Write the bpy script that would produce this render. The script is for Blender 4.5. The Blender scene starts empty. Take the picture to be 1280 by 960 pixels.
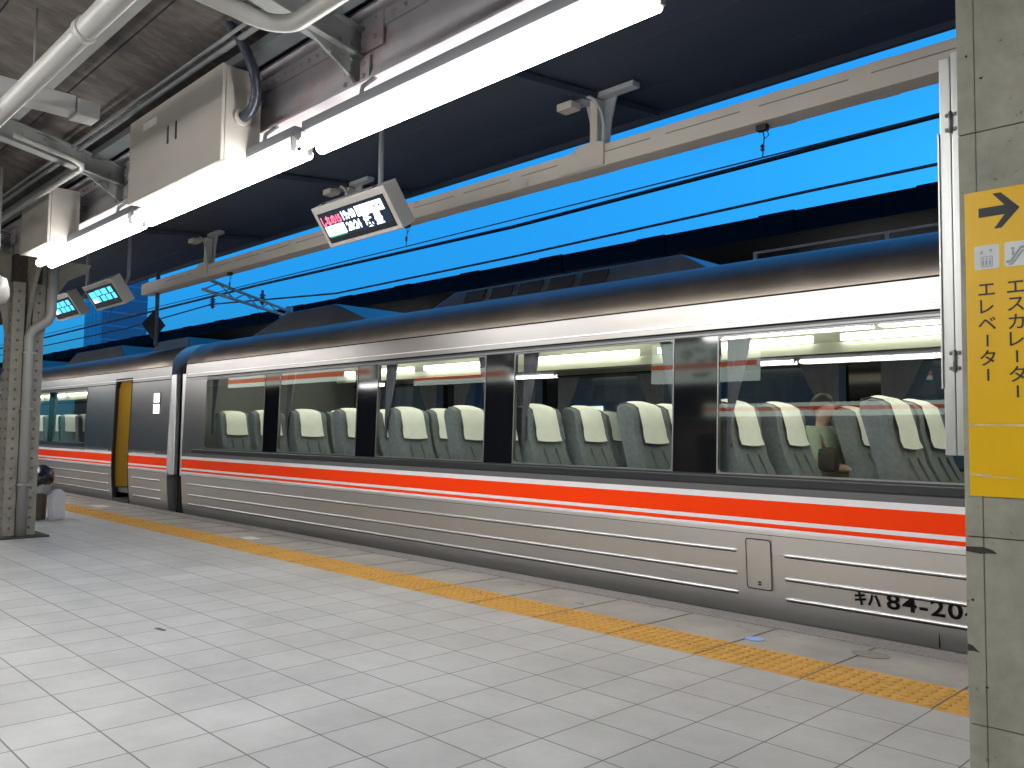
import bpy, bmesh, math, random
from mathutils import Vector, Matrix
random.seed(7)
R = math.radians
sc = bpy.context.scene
COL = sc.collection

# ------------------------------------------------------------------ camera
cam_d = bpy.data.cameras.new("camera")
cam = bpy.data.objects.new("camera", cam_d)
COL.objects.link(cam)
sc.camera = cam
cam_d.sensor_width = 36.0
cam_d.lens = 1053.8 / 1280 * 36.0
cam_d.clip_start = 0.05
cam_d.clip_end = 2000
def aim(yaw, pit, rol):
    fw = Vector((math.cos(pit) * math.cos(yaw), math.cos(pit) * math.sin(yaw), math.sin(pit)))
    r = fw.cross(Vector((0, 0, 1))).normalized()
    d = -(r.cross(fw))
    c, s = math.cos(rol), math.sin(rol)
    rr = c * r + s * d
    dd = -s * r + c * d
    m = Matrix((rr, -dd, -fw)).transposed().to_4x4()
    m.translation = Vector((0, 0, 1.16))
    return m
cam.matrix_world = aim(R(135.575), R(3.386), R(-0.716))

# ------------------------------------------------------------------ sky
wld = bpy.data.worlds.new("World")
sc.world = wld
wld.use_nodes = True
wt = wld.node_tree
wt.nodes.clear()
w_out = wt.nodes.new("ShaderNodeOutputWorld")
w_bg = wt.nodes.new("ShaderNodeBackground")
w_sky = wt.nodes.new("ShaderNodeTexSky")
w_sky.sky_type = 'NISHITA'
w_sky.sun_disc = False
w_sky.sun_elevation = R(4)
w_sky.sun_rotation = R(40)
w_sky.ozone_density = 6.0
w_mul = wt.nodes.new("ShaderNodeMix")
w_mul.data_type = 'RGBA'
w_mul.blend_type = 'MULTIPLY'
w_mul.inputs[0].default_value = 1.0
w_mul.inputs[7].default_value = (3.2, 5.4, 4.7, 1)
w_tc = wt.nodes.new("ShaderNodeTexCoord")
w_sep = wt.nodes.new("ShaderNodeSeparateXYZ")
w_mr = wt.nodes.new("ShaderNodeMapRange")
w_mr.inputs[1].default_value = 0.08
w_mr.inputs[2].default_value = 0.30
w_grad = wt.nodes.new("ShaderNodeMix")
w_grad.data_type = 'RGBA'
w_grad.inputs[6].default_value = (1.15, 3.4, 4.2, 1)      # dusk: deeper towards the horizon
w_grad.inputs[7].default_value = (2.7, 6.6, 6.0, 1)
wt.links.new(w_tc.outputs['Generated'], w_sep.inputs[0])
wt.links.new(w_sep.outputs[2], w_mr.inputs[0])
wt.links.new(w_mr.outputs[0], w_grad.inputs[0])
wt.links.new(w_grad.outputs[2], w_mul.inputs[7])
wt.links.new(w_sky.outputs[0], w_mul.inputs[6])
wt.links.new(w_mul.outputs[2], w_bg.inputs[0])
wt.links.new(w_bg.outputs[0], w_out.inputs[0])
w_bg.inputs[1].default_value = 0.12

# ------------------------------------------------------------------ exposure
sc.view_settings.view_transform = 'Standard'
sc.view_settings.look = 'None'
sc.view_settings.exposure = 0.03
sc.view_settings.gamma = 1.0
sc.cycles.max_bounces = 7
sc.cycles.diffuse_bounces = 4
sc.cycles.glossy_bounces = 4
sc.cycles.transparent_max_bounces = 12
sc.cycles.sample_clamp_indirect = 6.0
TUBE = 29.0

# ------------------------------------------------------------------ materials
MATS = {}
def newmat(name):
    m = bpy.data.materials.new(name)
    m.use_nodes = True
    m.node_tree.nodes.clear()
    o = m.node_tree.nodes.new("ShaderNodeOutputMaterial")
    MATS[name] = m
    return m, m.node_tree, o
def node(nt, typ, **kw):
    n = nt.nodes.new(typ)
    for k, v in kw.items():
        setattr(n, k, v)
    return n
def mat(name, col, rough=0.5, metal=0.0, var=0.12, scale=6.0, stretch=(1, 1, 1), bump=0.0, spec=0.5,
        coat=0.0, rvar=0.08, speck=None, speck_scale=18, speck_at=0.68, detail=6):
    """principled surface with mottled colour, roughness variation, optional specks of a second colour"""
    m, nt, o = newmat(name)
    b = node(nt, "ShaderNodeBsdfPrincipled")
    nt.links.new(b.outputs[0], o.inputs[0])
    tc = node(nt, "ShaderNodeTexCoord")
    mp = node(nt, "ShaderNodeMapping")
    mp.inputs[3].default_value = stretch
    nt.links.new(tc.outputs['Object'], mp.inputs[0])
    nz = node(nt, "ShaderNodeTexNoise")
    nz.inputs['Scale'].default_value = scale
    nz.inputs['Detail'].default_value = detail
    nz.inputs['Roughness'].default_value = 0.65
    nt.links.new(mp.outputs[0], nz.inputs[0])
    rp = node(nt, "ShaderNodeValToRGB")
    rp.color_ramp.elements[0].position = 0.3
    rp.color_ramp.elements[1].position = 0.7
    rp.color_ramp.elements[0].color = tuple(c * (1 - var) for c in col) + (1,)
    rp.color_ramp.elements[1].color = tuple(min(1, c * (1 + var)) for c in col) + (1,)
    nt.links.new(nz.outputs[0], rp.inputs[0])
    csock = rp.outputs[0]
    if speck:
        n2 = node(nt, "ShaderNodeTexNoise")
        n2.inputs['Scale'].default_value = speck_scale
        n2.inputs['Detail'].default_value = 8
        n2.inputs['Roughness'].default_value = 0.7
        nt.links.new(mp.outputs[0], n2.inputs[0])
        r2 = node(nt, "ShaderNodeValToRGB")
        r2.color_ramp.elements[0].position = speck_at - 0.03
        r2.color_ramp.elements[1].position = speck_at + 0.03
        nt.links.new(n2.outputs[0], r2.inputs[0])
        mx = node(nt, "ShaderNodeMix", data_type='RGBA')
        nt.links.new(r2.outputs[0], mx.inputs[0])
        nt.links.new(csock, mx.inputs[6])
        mx.inputs[7].default_value = tuple(speck) + (1,)
        csock = mx.outputs[2]
    nt.links.new(csock, b.inputs['Base Color'])
    mr = node(nt, "ShaderNodeMapRange")
    mr.inputs[3].default_value = max(0.0, rough - rvar)
    mr.inputs[4].default_value = min(1.0, rough + rvar)
    nt.links.new(nz.outputs[0], mr.inputs[0])
    nt.links.new(mr.outputs[0], b.inputs['Roughness'])
    b.inputs['Metallic'].default_value = metal
    b.inputs['Specular IOR Level'].default_value = spec
    b.inputs['Coat Weight'].default_value = coat
    b.inputs['Coat Roughness'].default_value = 0.08
    if bump:
        bp = node(nt, "ShaderNodeBump")
        bp.inputs['Strength'].default_value = bump
        bp.inputs['Distance'].default_value = 0.01
        nt.links.new(nz.outputs[0], bp.inputs['Height'])
        nt.links.new(bp.outputs[0], b.inputs['Normal'])
    return m
def emis(name, col, strength):
    m, nt, o = newmat(name)
    e = node(nt, "ShaderNodeEmission")
    e.inputs[0].default_value = tuple(col) + (1,)
    e.inputs[1].default_value = strength
    nt.links.new(e.outputs[0], o.inputs[0])
    return m
def glass(name, tint, ior=1.75, rough=0.0, wob=0.0):
    m, nt, o = newmat(name)
    t = node(nt, "ShaderNodeBsdfTransparent")
    t.inputs[0].default_value = tuple(tint) + (1,)
    g = node(nt, "ShaderNodeBsdfGlossy")
    g.inputs['Roughness'].default_value = rough
    g.inputs['Color'].default_value = (0.95, 0.97, 1, 1)
    f = node(nt, "ShaderNodeFresnel")
    f.inputs[0].default_value = ior
    mx = node(nt, "ShaderNodeMixShader")
    nt.links.new(f.outputs[0], mx.inputs[0])
    nt.links.new(t.outputs[0], mx.inputs[1])
    nt.links.new(g.outputs[0], mx.inputs[2])
    nt.links.new(mx.outputs[0], o.inputs[0])
    if wob:
        tc = node(nt, "ShaderNodeTexCoord")
        nz = node(nt, "ShaderNodeTexNoise")
        nz.inputs['Scale'].default_value = 0.9
        nz.inputs['Detail'].default_value = 1
        nt.links.new(tc.outputs['Object'], nz.inputs[0])
        bp = node(nt, "ShaderNodeBump")
        bp.inputs['Strength'].default_value = wob
        bp.inputs['Distance'].default_value = 0.02
        nt.links.new(nz.outputs[0], bp.inputs['Height'])
        nt.links.new(bp.outputs[0], g.inputs['Normal'])
    return m

def tile_material():
    m, nt, o = newmat("floor_tiles")
    b = node(nt, "ShaderNodeBsdfPrincipled")
    nt.links.new(b.outputs[0], o.inputs[0])
    tc = node(nt, "ShaderNodeTexCoord")
    mp = node(nt, "ShaderNodeMapping")
    mp.inputs[1].default_value = (-0.136, 0.0, 0)
    nt.links.new(tc.outputs['Object'], mp.inputs[0])
    br = node(nt, "ShaderNodeTexBrick")
    br.offset = 0.0
    br.squash = 1.0
    br.inputs['Scale'].default_value = 1.0
    br.inputs['Brick Width'].default_value = 0.3
    br.inputs['Row Height'].default_value = 0.3
    br.inputs['Mortar Size'].default_value = 0.0037
    br.inputs['Mortar Smooth'].default_value = 0.3
    br.inputs['Bias'].default_value = 0.0
    br.inputs['Color1'].default_value = (0.425, 0.428, 0.418, 1)
    br.inputs['Color2'].default_value = (0.475, 0.478, 0.466, 1)
    br.inputs['Mortar'].default_value = (0.12, 0.11, 0.10, 1)
    nt.links.new(mp.outputs[0], br.inputs[0])
    nz = node(nt, "ShaderNodeTexNoise")
    nz.inputs['Scale'].default_value = 1.3
    nz.inputs['Detail'].default_value = 9
    nz.inputs['Roughness'].default_value = 0.7
    nt.links.new(tc.outputs['Object'], nz.inputs[0])
    rp = node(nt, "ShaderNodeValToRGB")
    rp.color_ramp.elements[0].position = 0.32
    rp.color_ramp.elements[1].position = 0.62
    rp.color_ramp.elements[0].color = (0.74, 0.73, 0.71, 1)
    rp.color_ramp.elements[1].color = (1, 1, 1, 1)
    nt.links.new(nz.outputs[0], rp.inputs[0])
    mx = node(nt, "ShaderNodeMix", data_type='RGBA', blend_type='MULTIPLY')
    mx.inputs[0].default_value = 1
    nt.links.new(br.outputs[0], mx.inputs[6])
    nt.links.new(rp.outputs[0], mx.inputs[7])
    # small dark scuffs and spots
    n2 = node(nt, "ShaderNodeTexNoise")
    n2.inputs['Scale'].default_value = 7.0
    n2.inputs['Detail'].default_value = 4
    nt.links.new(tc.outputs['Object'], n2.inputs[0])
    r2 = node(nt, "ShaderNodeValToRGB")
    r2.color_ramp.elements[0].position = 0.76
    r2.color_ramp.elements[1].position = 0.80
    r2.color_ramp.elements[1].color = (0.55, 0.55, 0.55, 1)
    nt.links.new(n2.outputs[0], r2.inputs[0])
    m3 = node(nt, "ShaderNodeMix", data_type='RGBA')
    nt.links.new(r2.outputs[0], m3.inputs[0])
    nt.links.new(mx.outputs[2], m3.inputs[6])
    m3.inputs[7].default_value = (0.22, 0.21, 0.2, 1)
    vo = node(nt, "ShaderNodeTexVoronoi")
    vo.inputs['Scale'].default_value = 2.3
    nt.links.new(tc.outputs['Object'], vo.inputs[0])
    sp = node(nt, "ShaderNodeSeparateColor")
    nt.links.new(vo.outputs['Color'], sp.inputs[0])
    th = node(nt, "ShaderNodeMath", operation='MULTIPLY')
    th.inputs[1].default_value = 0.045
    nt.links.new(sp.outputs[0], th.inputs[0])
    lt = node(nt, "ShaderNodeMath", operation='LESS_THAN')
    nt.links.new(vo.outputs['Distance'], lt.inputs[0])
    nt.links.new(th.outputs[0], lt.inputs[1])
    gt = node(nt, "ShaderNodeMath", operation='GREATER_THAN')
    gt.inputs[1].default_value = 0.72
    nt.links.new(sp.outputs[1], gt.inputs[0])
    am = node(nt, "ShaderNodeMath", operation='MULTIPLY')
    nt.links.new(lt.outputs[0], am.inputs[0])
    nt.links.new(gt.outputs[0], am.inputs[1])
    a2 = node(nt, "ShaderNodeMath", operation='MULTIPLY')
    a2.inputs[1].default_value = 0.35
    nt.links.new(am.outputs[0], a2.inputs[0])
    m4 = node(nt, "ShaderNodeMix", data_type='RGBA')
    nt.links.new(a2.outputs[0], m4.inputs[0])
    nt.links.new(m3.outputs[2], m4.inputs[6])
    m4.inputs[7].default_value = (0.14, 0.135, 0.125, 1)
    nt.links.new(m4.outputs[2], b.inputs['Base Color'])
    mr = node(nt, "ShaderNodeMapRange")
    mr.inputs[3].default_value = 0.32
    mr.inputs[4].default_value = 0.6
    nt.links.new(nz.outputs[0], mr.inputs[0])
    nt.links.new(mr.outputs[0], b.inputs['Roughness'])
    b.inputs['Specular IOR Level'].default_value = 0.35
    bp = node(nt, "ShaderNodeBump")
    bp.inputs['Strength'].default_value = 0.25
    bp.inputs['Distance'].default_value = 0.002
    bp.invert = True
    nt.links.new(br.outputs['Fac'], bp.inputs['Height'])
    nt.links.new(bp.outputs[0], b.inputs['Normal'])
    return m

def steel_material(name, col, rough, brushed=0.03, metal=1.0):
    """brushed stainless: fine streaks along the car, faint panel waviness"""
    m, nt, o = newmat(name)
    b = node(nt, "ShaderNodeBsdfPrincipled")
    nt.links.new(b.outputs[0], o.inputs[0])
    b.inputs['Metallic'].default_value = metal
    tc = node(nt, "ShaderNodeTexCoord")
    mp = node(nt, "ShaderNodeMapping")
    mp.inputs[3].default_value = (0.6, 60, 60)
    nt.links.new(tc.outputs['Object'], mp.inputs[0])
    nz = node(nt, "ShaderNodeTexNoise")
    nz.inputs['Scale'].default_value = 3
    nz.inputs['Detail'].default_value = 3
    nt.links.new(mp.outputs[0], nz.inputs[0])
    n2 = node(nt, "ShaderNodeTexNoise")
    n2.inputs['Scale'].default_value = 1.1
    n2.inputs['Detail'].default_value = 5
    nt.links.new(tc.outputs['Object'], n2.inputs[0])
    mr = node(nt, "ShaderNodeMapRange")
    mr.inputs[1].default_value = 0.3
    mr.inputs[2].default_value = 0.7
    mr.inputs[3].default_value = rough * 0.92
    mr.inputs[4].default_value = rough * 1.1
    nt.links.new(nz.outputs[0], mr.inputs[0])
    nt.links.new(mr.outputs[0], b.inputs['Roughness'])
    rp = node(nt, "ShaderNodeValToRGB")
    rp.color_ramp.elements[0].position = 0.3
    rp.color_ramp.elements[1].position = 0.7
    rp.color_ramp.elements[0].color = tuple(c * 0.93 for c in col) + (1,)
    rp.color_ramp.elements[1].color = tuple(c for c in col) + (1,)
    nt.links.new(n2.outputs[0], rp.inputs[0])
    nt.links.new(rp.outputs[0], b.inputs['Base Color'])
    bp = node(nt, "ShaderNodeBump")
    bp.inputs['Strength'].default_value = brushed
    bp.inputs['Distance'].default_value = 0.006
    nt.links.new(n2.outputs[0], bp.inputs['Height'])
    nt.links.new(bp.outputs[0], b.inputs['Normal'])
    return m

tile_material()
mat("concrete_edge", (0.34, 0.33, 0.31), 0.75, var=0.2, scale=2.2, bump=0.1, speck=(0.2, 0.19, 0.18), speck_scale=5, speck_at=0.64)
mat("rough_edge", (0.30, 0.28, 0.27), 0.85, var=0.35, scale=60, bump=0.8)
mat("tactile_yellow", (0.56, 0.305, 0.055), 0.6, var=0.12, scale=4, speck=(0.40, 0.21, 0.04), speck_scale=9, speck_at=0.62, bump=0.05)
mat("joint_dark", (0.17, 0.15, 0.13), 0.9)
mat("ballast", (0.12, 0.10, 0.085), 0.95, var=0.5, scale=22, bump=1.0)
mat("rail_steel", (0.22, 0.16, 0.12), 0.4, metal=0.8)
mat("sleeper_concrete", (0.28, 0.27, 0.25), 0.9)
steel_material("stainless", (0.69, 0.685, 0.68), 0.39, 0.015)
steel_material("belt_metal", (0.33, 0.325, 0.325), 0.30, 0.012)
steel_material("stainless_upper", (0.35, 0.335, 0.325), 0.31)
mat("stainless_bead", (0.90, 0.90, 0.90), 0.40, metal=1.0, var=0.0, rvar=0.0)
mat("trough_steel", (0.62, 0.64, 0.635), 0.33, metal=0.9, var=0.04, scale=4, stretch=(30, 30, .5), rvar=0.05)
mat("train_roof", (0.34, 0.295, 0.25), 0.42, metal=1.0, var=0.12, scale=2)
mat("train_grey", (0.115, 0.115, 0.125), 0.4, var=0.06, scale=2, coat=0.2)
mat("stripe_orange", (0.98, 0.05, 0.0005), 0.5, var=0.02, scale=2, spec=0.12)
mat("stripe_white", (0.80, 0.80, 0.82), 0.45, var=0.03, scale=2)
mat("seam_shade_black", (0.012, 0.012, 0.014), 0.9, spec=0.02)  # seam colour, also the shadow strips drawn under the ribs
mat("sill_black", (0.022, 0.027, 0.03), 0.32, coat=0.3, var=0.1)
mat("pillar_black", (0.006, 0.007, 0.009), 0.06, var=0.05, spec=0.5, rvar=0.02)
mat("frame_alu", (0.25, 0.255, 0.26), 0.4, metal=0.9)
mat("letter_black", (0.008, 0.008, 0.008), 0.8, spec=0.05)
glass("window_glass", (0.92, 0.95, 0.92), 1.62, 0.0, wob=0.05)
glass("far_glass", (0.45, 0.52, 0.5), 1.6, 0.0)
mat("seat_fabric", (0.16, 0.183, 0.20), 0.9, var=0.2, scale=30, bump=0.15)
mat("seat_shell", (0.10, 0.115, 0.13), 0.6, var=0.1)
mat("cover_cloth", (0.82, 0.84, 0.79), 0.85, var=0.05, scale=12, bump=0.1)
mat("cabin_cream", (0.60, 0.62, 0.52), 0.6, var=0.04, scale=3)
mat("cabin_grey", (0.18, 0.19, 0.19), 0.7, var=0.08)
mat("cabin_floor", (0.12, 0.13, 0.13), 0.8, var=0.1)
mat("curtain_cloth", (0.13, 0.13, 0.16), 0.9, var=0.15, scale=8)
mat("vestibule_yellow", (0.60, 0.38, 0.05), 0.45, var=0.05, scale=2)
mat("rubber_black", (0.012, 0.012, 0.012), 0.7)
emis("cabin_light", (1.0, 0.98, 0.82), 7.5)
emis("vestibule_light", (1.0, 0.85, 0.5), 6.0)
emis("fluorescent", (1.0, 0.985, 0.96), TUBE)
emis("screen_white", (0.92, 0.96, 1.0), 2.6)
emis("screen_red", (1.0, 0.16, 0.26), 2.4)
emis("screen_green", (0.05, 0.75, 0.42), 0.9)
emis("screen_cyan", (0.10, 0.62, 1.0), 1.9)
emis("screen_dim", (0.05, 0.075, 0.13), 0.6)
emis("emissive_white", (1.0, 0.97, 0.9), 2.2)
mat("screen_black", (0.01, 0.011, 0.014), 0.25)
mat("display_case", (0.36, 0.345, 0.325), 0.45, var=0.06, scale=4)
mat("display_case_dark", (0.20, 0.19, 0.18), 0.5, var=0.06, scale=4)
mat("lamp_white", (0.33, 0.33, 0.32), 0.5, var=0.05)
mat("lamp_body", (0.10, 0.105, 0.115), 0.5, var=0.05)
mat("girder_paint", (0.40, 0.375, 0.395), 0.55, var=0.14, scale=2.2, speck=(0.42, 0.33, 0.34), speck_scale=2.2, speck_at=0.58, bump=0.03)
mat("rafter_paint", (0.19, 0.195, 0.19), 0.6, var=0.15, scale=3)
mat("ceiling_board", (0.074, 0.062, 0.056), 0.92, var=0.6, scale=2.6, stretch=(3.2, 1.5, 1), bump=0.4, detail=12, speck=(0.05, 0.042, 0.04), speck_scale=1.4, speck_at=0.56)
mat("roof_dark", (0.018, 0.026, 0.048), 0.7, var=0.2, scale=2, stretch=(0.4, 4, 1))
mat("beam_paint", (0.42, 0.385, 0.34), 0.55, var=0.08, scale=2, speck=(0.32, 0.28, 0.24), speck_scale=3, speck_at=0.66)
mat("bracket_paint", (0.30, 0.31, 0.33), 0.5, var=0.1)
mat("tray_dark", (0.10, 0.11, 0.115), 0.5)
mat("pipe_white", (0.29, 0.285, 0.268), 0.38, var=0.08, scale=3)
mat("conduit_dark", (0.035, 0.04, 0.055), 0.3, metal=0.3)
mat("cabinet_paint", (0.40, 0.37, 0.335), 0.5, var=0.05, scale=2)
mat("cabinet_label", (0.7, 0.68, 0.64), 0.5)
mat("column_paint", (0.315, 0.31, 0.25), 0.5, var=0.2, scale=9, speck=(0.13, 0.09, 0.06), speck_scale=22, speck_at=0.655, bump=0.12, detail=10)
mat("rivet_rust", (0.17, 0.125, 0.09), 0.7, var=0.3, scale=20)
mat("old_column_paint", (0.225, 0.21, 0.175), 0.55, var=0.2, scale=6, speck=(0.15, 0.10, 0.075), speck_scale=14, speck_at=0.63, bump=0.1)
mat("sign_yellow", (0.86, 0.51, 0.005), 0.30, var=0.06, scale=3, speck=(0.50, 0.33, 0.05), speck_scale=5, speck_at=0.62, stretch=(1, 1, .35))
mat("sign_ink", (0.02, 0.025, 0.03), 0.4)
mat("icon_white", (0.70, 0.72, 0.72), 0.3)
mat("icon_grey", (0.32, 0.36, 0.38), 0.4)
mat("scratch_pale", (0.52, 0.50, 0.42), 0.5, var=0.3, scale=30)
mat("rust_dark", (0.045, 0.035, 0.03), 0.8, var=0.4, scale=20)
mat("wire_black", (0.01, 0.011, 0.018), 0.6)
mat("insulator", (0.05, 0.05, 0.07), 0.3)
mat("signal_black", (0.012, 0.013, 0.016), 0.6)
mat("signal_pole", (0.08, 0.09, 0.11), 0.5)
mat("bag_black", (0.012, 0.012, 0.016), 0.28, var=0.3, scale=9, bump=0.5)
mat("bag_clear", (0.36, 0.37, 0.36), 0.35, var=0.2, scale=12, bump=0.5)
mat("bin_brown", (0.10, 0.085, 0.065), 0.5, var=0.2, scale=9)
mat("plastic_white", (0.62, 0.61, 0.66), 0.4, var=0.04)
mat("sticker_blue", (0.25, 0.38, 0.72), 0.5)
mat("marker_white", (0.62, 0.62, 0.6), 0.6, var=0.1, scale=20)
mat("stain_dark", (0.24, 0.225, 0.21), 0.7, var=0.2, scale=15)
mat("scrap_grey", (0.10, 0.085, 0.08), 0.7)
mat("opp_dark", (0.007, 0.008, 0.010), 0.9, spec=0.08, var=0.2)
mat("opp_grey", (0.20, 0.21, 0.23), 0.7, var=0.15)
emis("signboard_white", (0.86, 1.0, 0.86), 3.4)
emis("signboard_orange", (1.0, 0.12, 0.01), 2.6)
mat("brown_wall", (0.22, 0.16, 0.12), 0.7, var=0.2, scale=3)
mat("skin", (0.48, 0.30, 0.22), 0.55)
mat("hair_black", (0.015, 0.012, 0.011), 0.5)
mat("shirt_green", (0.30, 0.38, 0.30), 0.85, var=0.1)
mat("shirt_white", (0.62, 0.64, 0.66), 0.85, var=0.1)
mat("trousers_khaki", (0.36, 0.35, 0.24), 0.85, var=0.1)
mat("bag_brown", (0.03, 0.025, 0.022), 0.7)
def tower_material():
    m, nt, o = newmat("tower_glass")
    b = node(nt, "ShaderNodeBsdfPrincipled")
    nt.links.new(b.outputs[0], o.inputs[0])
    tc = node(nt, "ShaderNodeTexCoord")
    br = node(nt, "ShaderNodeTexBrick")
    br.offset = 0
    br.inputs['Scale'].default_value = 1
    br.inputs['Brick Width'].default_value = 1.6
    br.inputs['Row Height'].default_value = 1.9
    br.inputs['Mortar Size'].default_value = 0.12
    br.inputs['Color1'].default_value = (0.03, 0.11, 0.26, 1)
    br.inputs['Color2'].default_value = (0.022, 0.085, 0.21, 1)
    br.inputs['Mortar'].default_value = (0.06, 0.17, 0.34, 1)
    mp = node(nt, "ShaderNodeMapping")
    mp.inputs[2].default_value = (R(90), 0, 0)
    nt.links.new(tc.outputs['Object'], mp.inputs[0])
    nt.links.new(mp.outputs[0], br.inputs[0])
    nt.links.new(br.outputs[0], b.inputs['Base Color'])
    b.inputs['Roughness'].default_value = 0.15
    b.inputs['Metallic'].default_value = 0.0
tower_material()

# ------------------------------------------------------------------ mesh builder
class MB:
    def __init__(s):
        s.bm = bmesh.new()
        s.mats = []
    def mi(s, m):
        if m is None:
            return 0
        if m not in s.mats:
            s.mats.append(m)
        return s.mats.index(m)
    def face(s, pts, m=None, smooth=False):
        f = s.bm.faces.new([s.bm.verts.new(p) for p in pts])
        f.material_index = s.mi(m)
        f.smooth = smooth
        return f
    def hexa(s, lo, hi, m=None, bev=0.0):
        """box from 4 bottom + 4 top corners"""
        i = s.mi(m)
        vs = [s.bm.verts.new(p) for p in list(lo) + list(hi)]
        fs = []
        for q in ((3, 2, 1, 0), (4, 5, 6, 7), (0, 1, 5, 4), (1, 2, 6, 5), (2, 3, 7, 6), (3, 0, 4, 7)):
            f = s.bm.faces.new([vs[k] for k in q])
            f.material_index = i
            fs.append(f)
        if bev > 0:
            es = set(e for f in fs for e in f.edges)
            r = bmesh.ops.bevel(s.bm, geom=list(es), offset=bev, segments=2, affect='EDGES', profile=0.6)
            for f in r['faces']:
                f.material_index = i
    def box(s, x0, x1, y0, y1, z0, z1, m=None, bev=0.0):
        s.hexa([(x0, y0, z0), (x1, y0, z0), (x1, y1, z0), (x0, y1, z0)],
               [(x0, y0, z1), (x1, y0, z1), (x1, y1, z1), (x0, y1, z1)], m, bev)
    def obox(s, c, ax, ay, az, hx, hy, hz, m=None, bev=0.0):
        c, ax, ay, az = Vector(c), Vector(ax), Vector(ay), Vector(az)
        p = lambda a, b, d: c + ax * (a * hx) + ay * (b * hy) + az * (d * hz)
        s.hexa([p(-1, -1, -1), p(1, -1, -1), p(1, 1, -1), p(-1, 1, -1)],
               [p(-1, -1, 1), p(1, -1, 1), p(1, 1, 1), p(-1, 1, 1)], m, bev)
    def tube(s, pts, r, m=None, n=10, caps=True):
        i = s.mi(m)
        pts = [Vector(p) for p in pts]
        rs = r if isinstance(r, (list, tuple)) else [r] * len(pts)
        rings = []
        up = None
        for k, p in enumerate(pts):
            a = pts[max(k - 1, 0)]
            b = pts[min(k + 1, len(pts) - 1)]
            d = (b - a).normalized()
            if up is None:
                up = Vector((0, 0, 1)) if abs(d.z) < 0.9 else Vector((1, 0, 0))
            u = d.cross(up).normalized()
            v = u.cross(d).normalized()
            up = v
            rings.append([s.bm.verts.new(p + (u * math.cos(2 * math.pi * j / n) + v * math.sin(2 * math.pi * j / n)) * rs[k]) for j in range(n)])
        for a, b in zip(rings, rings[1:]):
            for j in range(n):
                f = s.bm.faces.new((a[j], a[(j + 1) % n], b[(j + 1) % n], b[j]))
                f.material_index = i
                f.smooth = True
        if caps:
            f = s.bm.faces.new(list(reversed(rings[0]))); f.material_index = i
            f = s.bm.faces.new(rings[-1]); f.material_index = i
    def lathe(s, c, prof, m=None, n=20, axis='Z', cap=True):
        """prof: (radius, height) pairs"""
        i = s.mi(m)
        c = Vector(c)
        rings = []
        for (r, h) in prof:
            ring = []
            for j in range(n):
                a = 2 * math.pi * j / n
                x, y = r * math.cos(a), r * math.sin(a)
                p = {'Z': (x, y, h), 'Y': (x, h, -y), 'X': (h, x, y)}[axis]
                ring.append(s.bm.verts.new(c + Vector(p)))
            rings.append(ring)
        for a, b in zip(rings, rings[1:]):
            for j in range(n):
                f = s.bm.faces.new((a[j], a[(j + 1) % n], b[(j + 1) % n], b[j]))
                f.material_index = i
                f.smooth = True
        if cap:
            f = s.bm.faces.new(list(reversed(rings[0]))); f.material_index = i
            f = s.bm.faces.new(rings[-1]); f.material_index = i
    def prism(s, poly, o, ax, ay, az, d, m=None):
        """polygon (a,b) in plane ax,ay from origin o, extruded by d along az"""
        i = s.mi(m)
        o, ax, ay, az = Vector(o), Vector(ax), Vector(ay), Vector(az)
        lo = [s.bm.verts.new(o + ax * a + ay * b) for a, b in poly]
        hi = [s.bm.verts.new(o + ax * a + ay * b + az * d) for a, b in poly]
        f = s.bm.faces.new(list(reversed(lo))); f.material_index = i
        f = s.bm.faces.new(hi); f.material_index = i
        n = len(poly)
        for k in range(n):
            f = s.bm.faces.new((lo[k], lo[(k + 1) % n], hi[(k + 1) % n], hi[k]))
            f.material_index = i
    def dome(s, c, r, h, nrm, m=None, n=6):
        i = s.mi(m)
        c, nrm = Vector(c), Vector(nrm).normalized()
        u = nrm.orthogonal().normalized()
        v = nrm.cross(u)
        a = [s.bm.verts.new(c + (u * math.cos(2 * math.pi * k / n) + v * math.sin(2 * math.pi * k / n)) * r) for k in range(n)]
        b = [s.bm.verts.new(c + nrm * h + (u * math.cos(2 * math.pi * k / n) + v * math.sin(2 * math.pi * k / n)) * r * 0.6) for k in range(n)]
        for k in range(n):
            f = s.bm.faces.new((a[k], a[(k + 1) % n], b[(k + 1) % n], b[k])); f.material_index = i
        f = s.bm.faces.new(b); f.material_index = i
    def text(s, body, size, o, ax, ay, m=None, depth=0.0012, center=True, sx=1.0, bold=0.0, space=1.0):
        me = text_mesh(body, size, bold, space)
        o, ax, ay = Vector(o), Vector(ax), Vector(ay)
        az = ax.cross(ay)
        xs = [v.co.x for v in me.vertices] or [0]
        ys = [v.co.y for v in me.vertices] or [0]
        cx = (min(xs) + max(xs)) / 2 if center else min(xs)
        cy = (min(ys) + max(ys)) / 2 if center else 0
        i = s.mi(m)
        vs = [s.bm.verts.new(o + ax * ((v.co.x - cx) * sx) + ay * (v.co.y - cy) + az * (v.co.z + depth)) for v in me.vertices]
        for p in me.polygons:
            try:
                f = s.bm.faces.new([vs[k] for k in p.vertices])
                f.material_index = i
            except ValueError:
                pass
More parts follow.
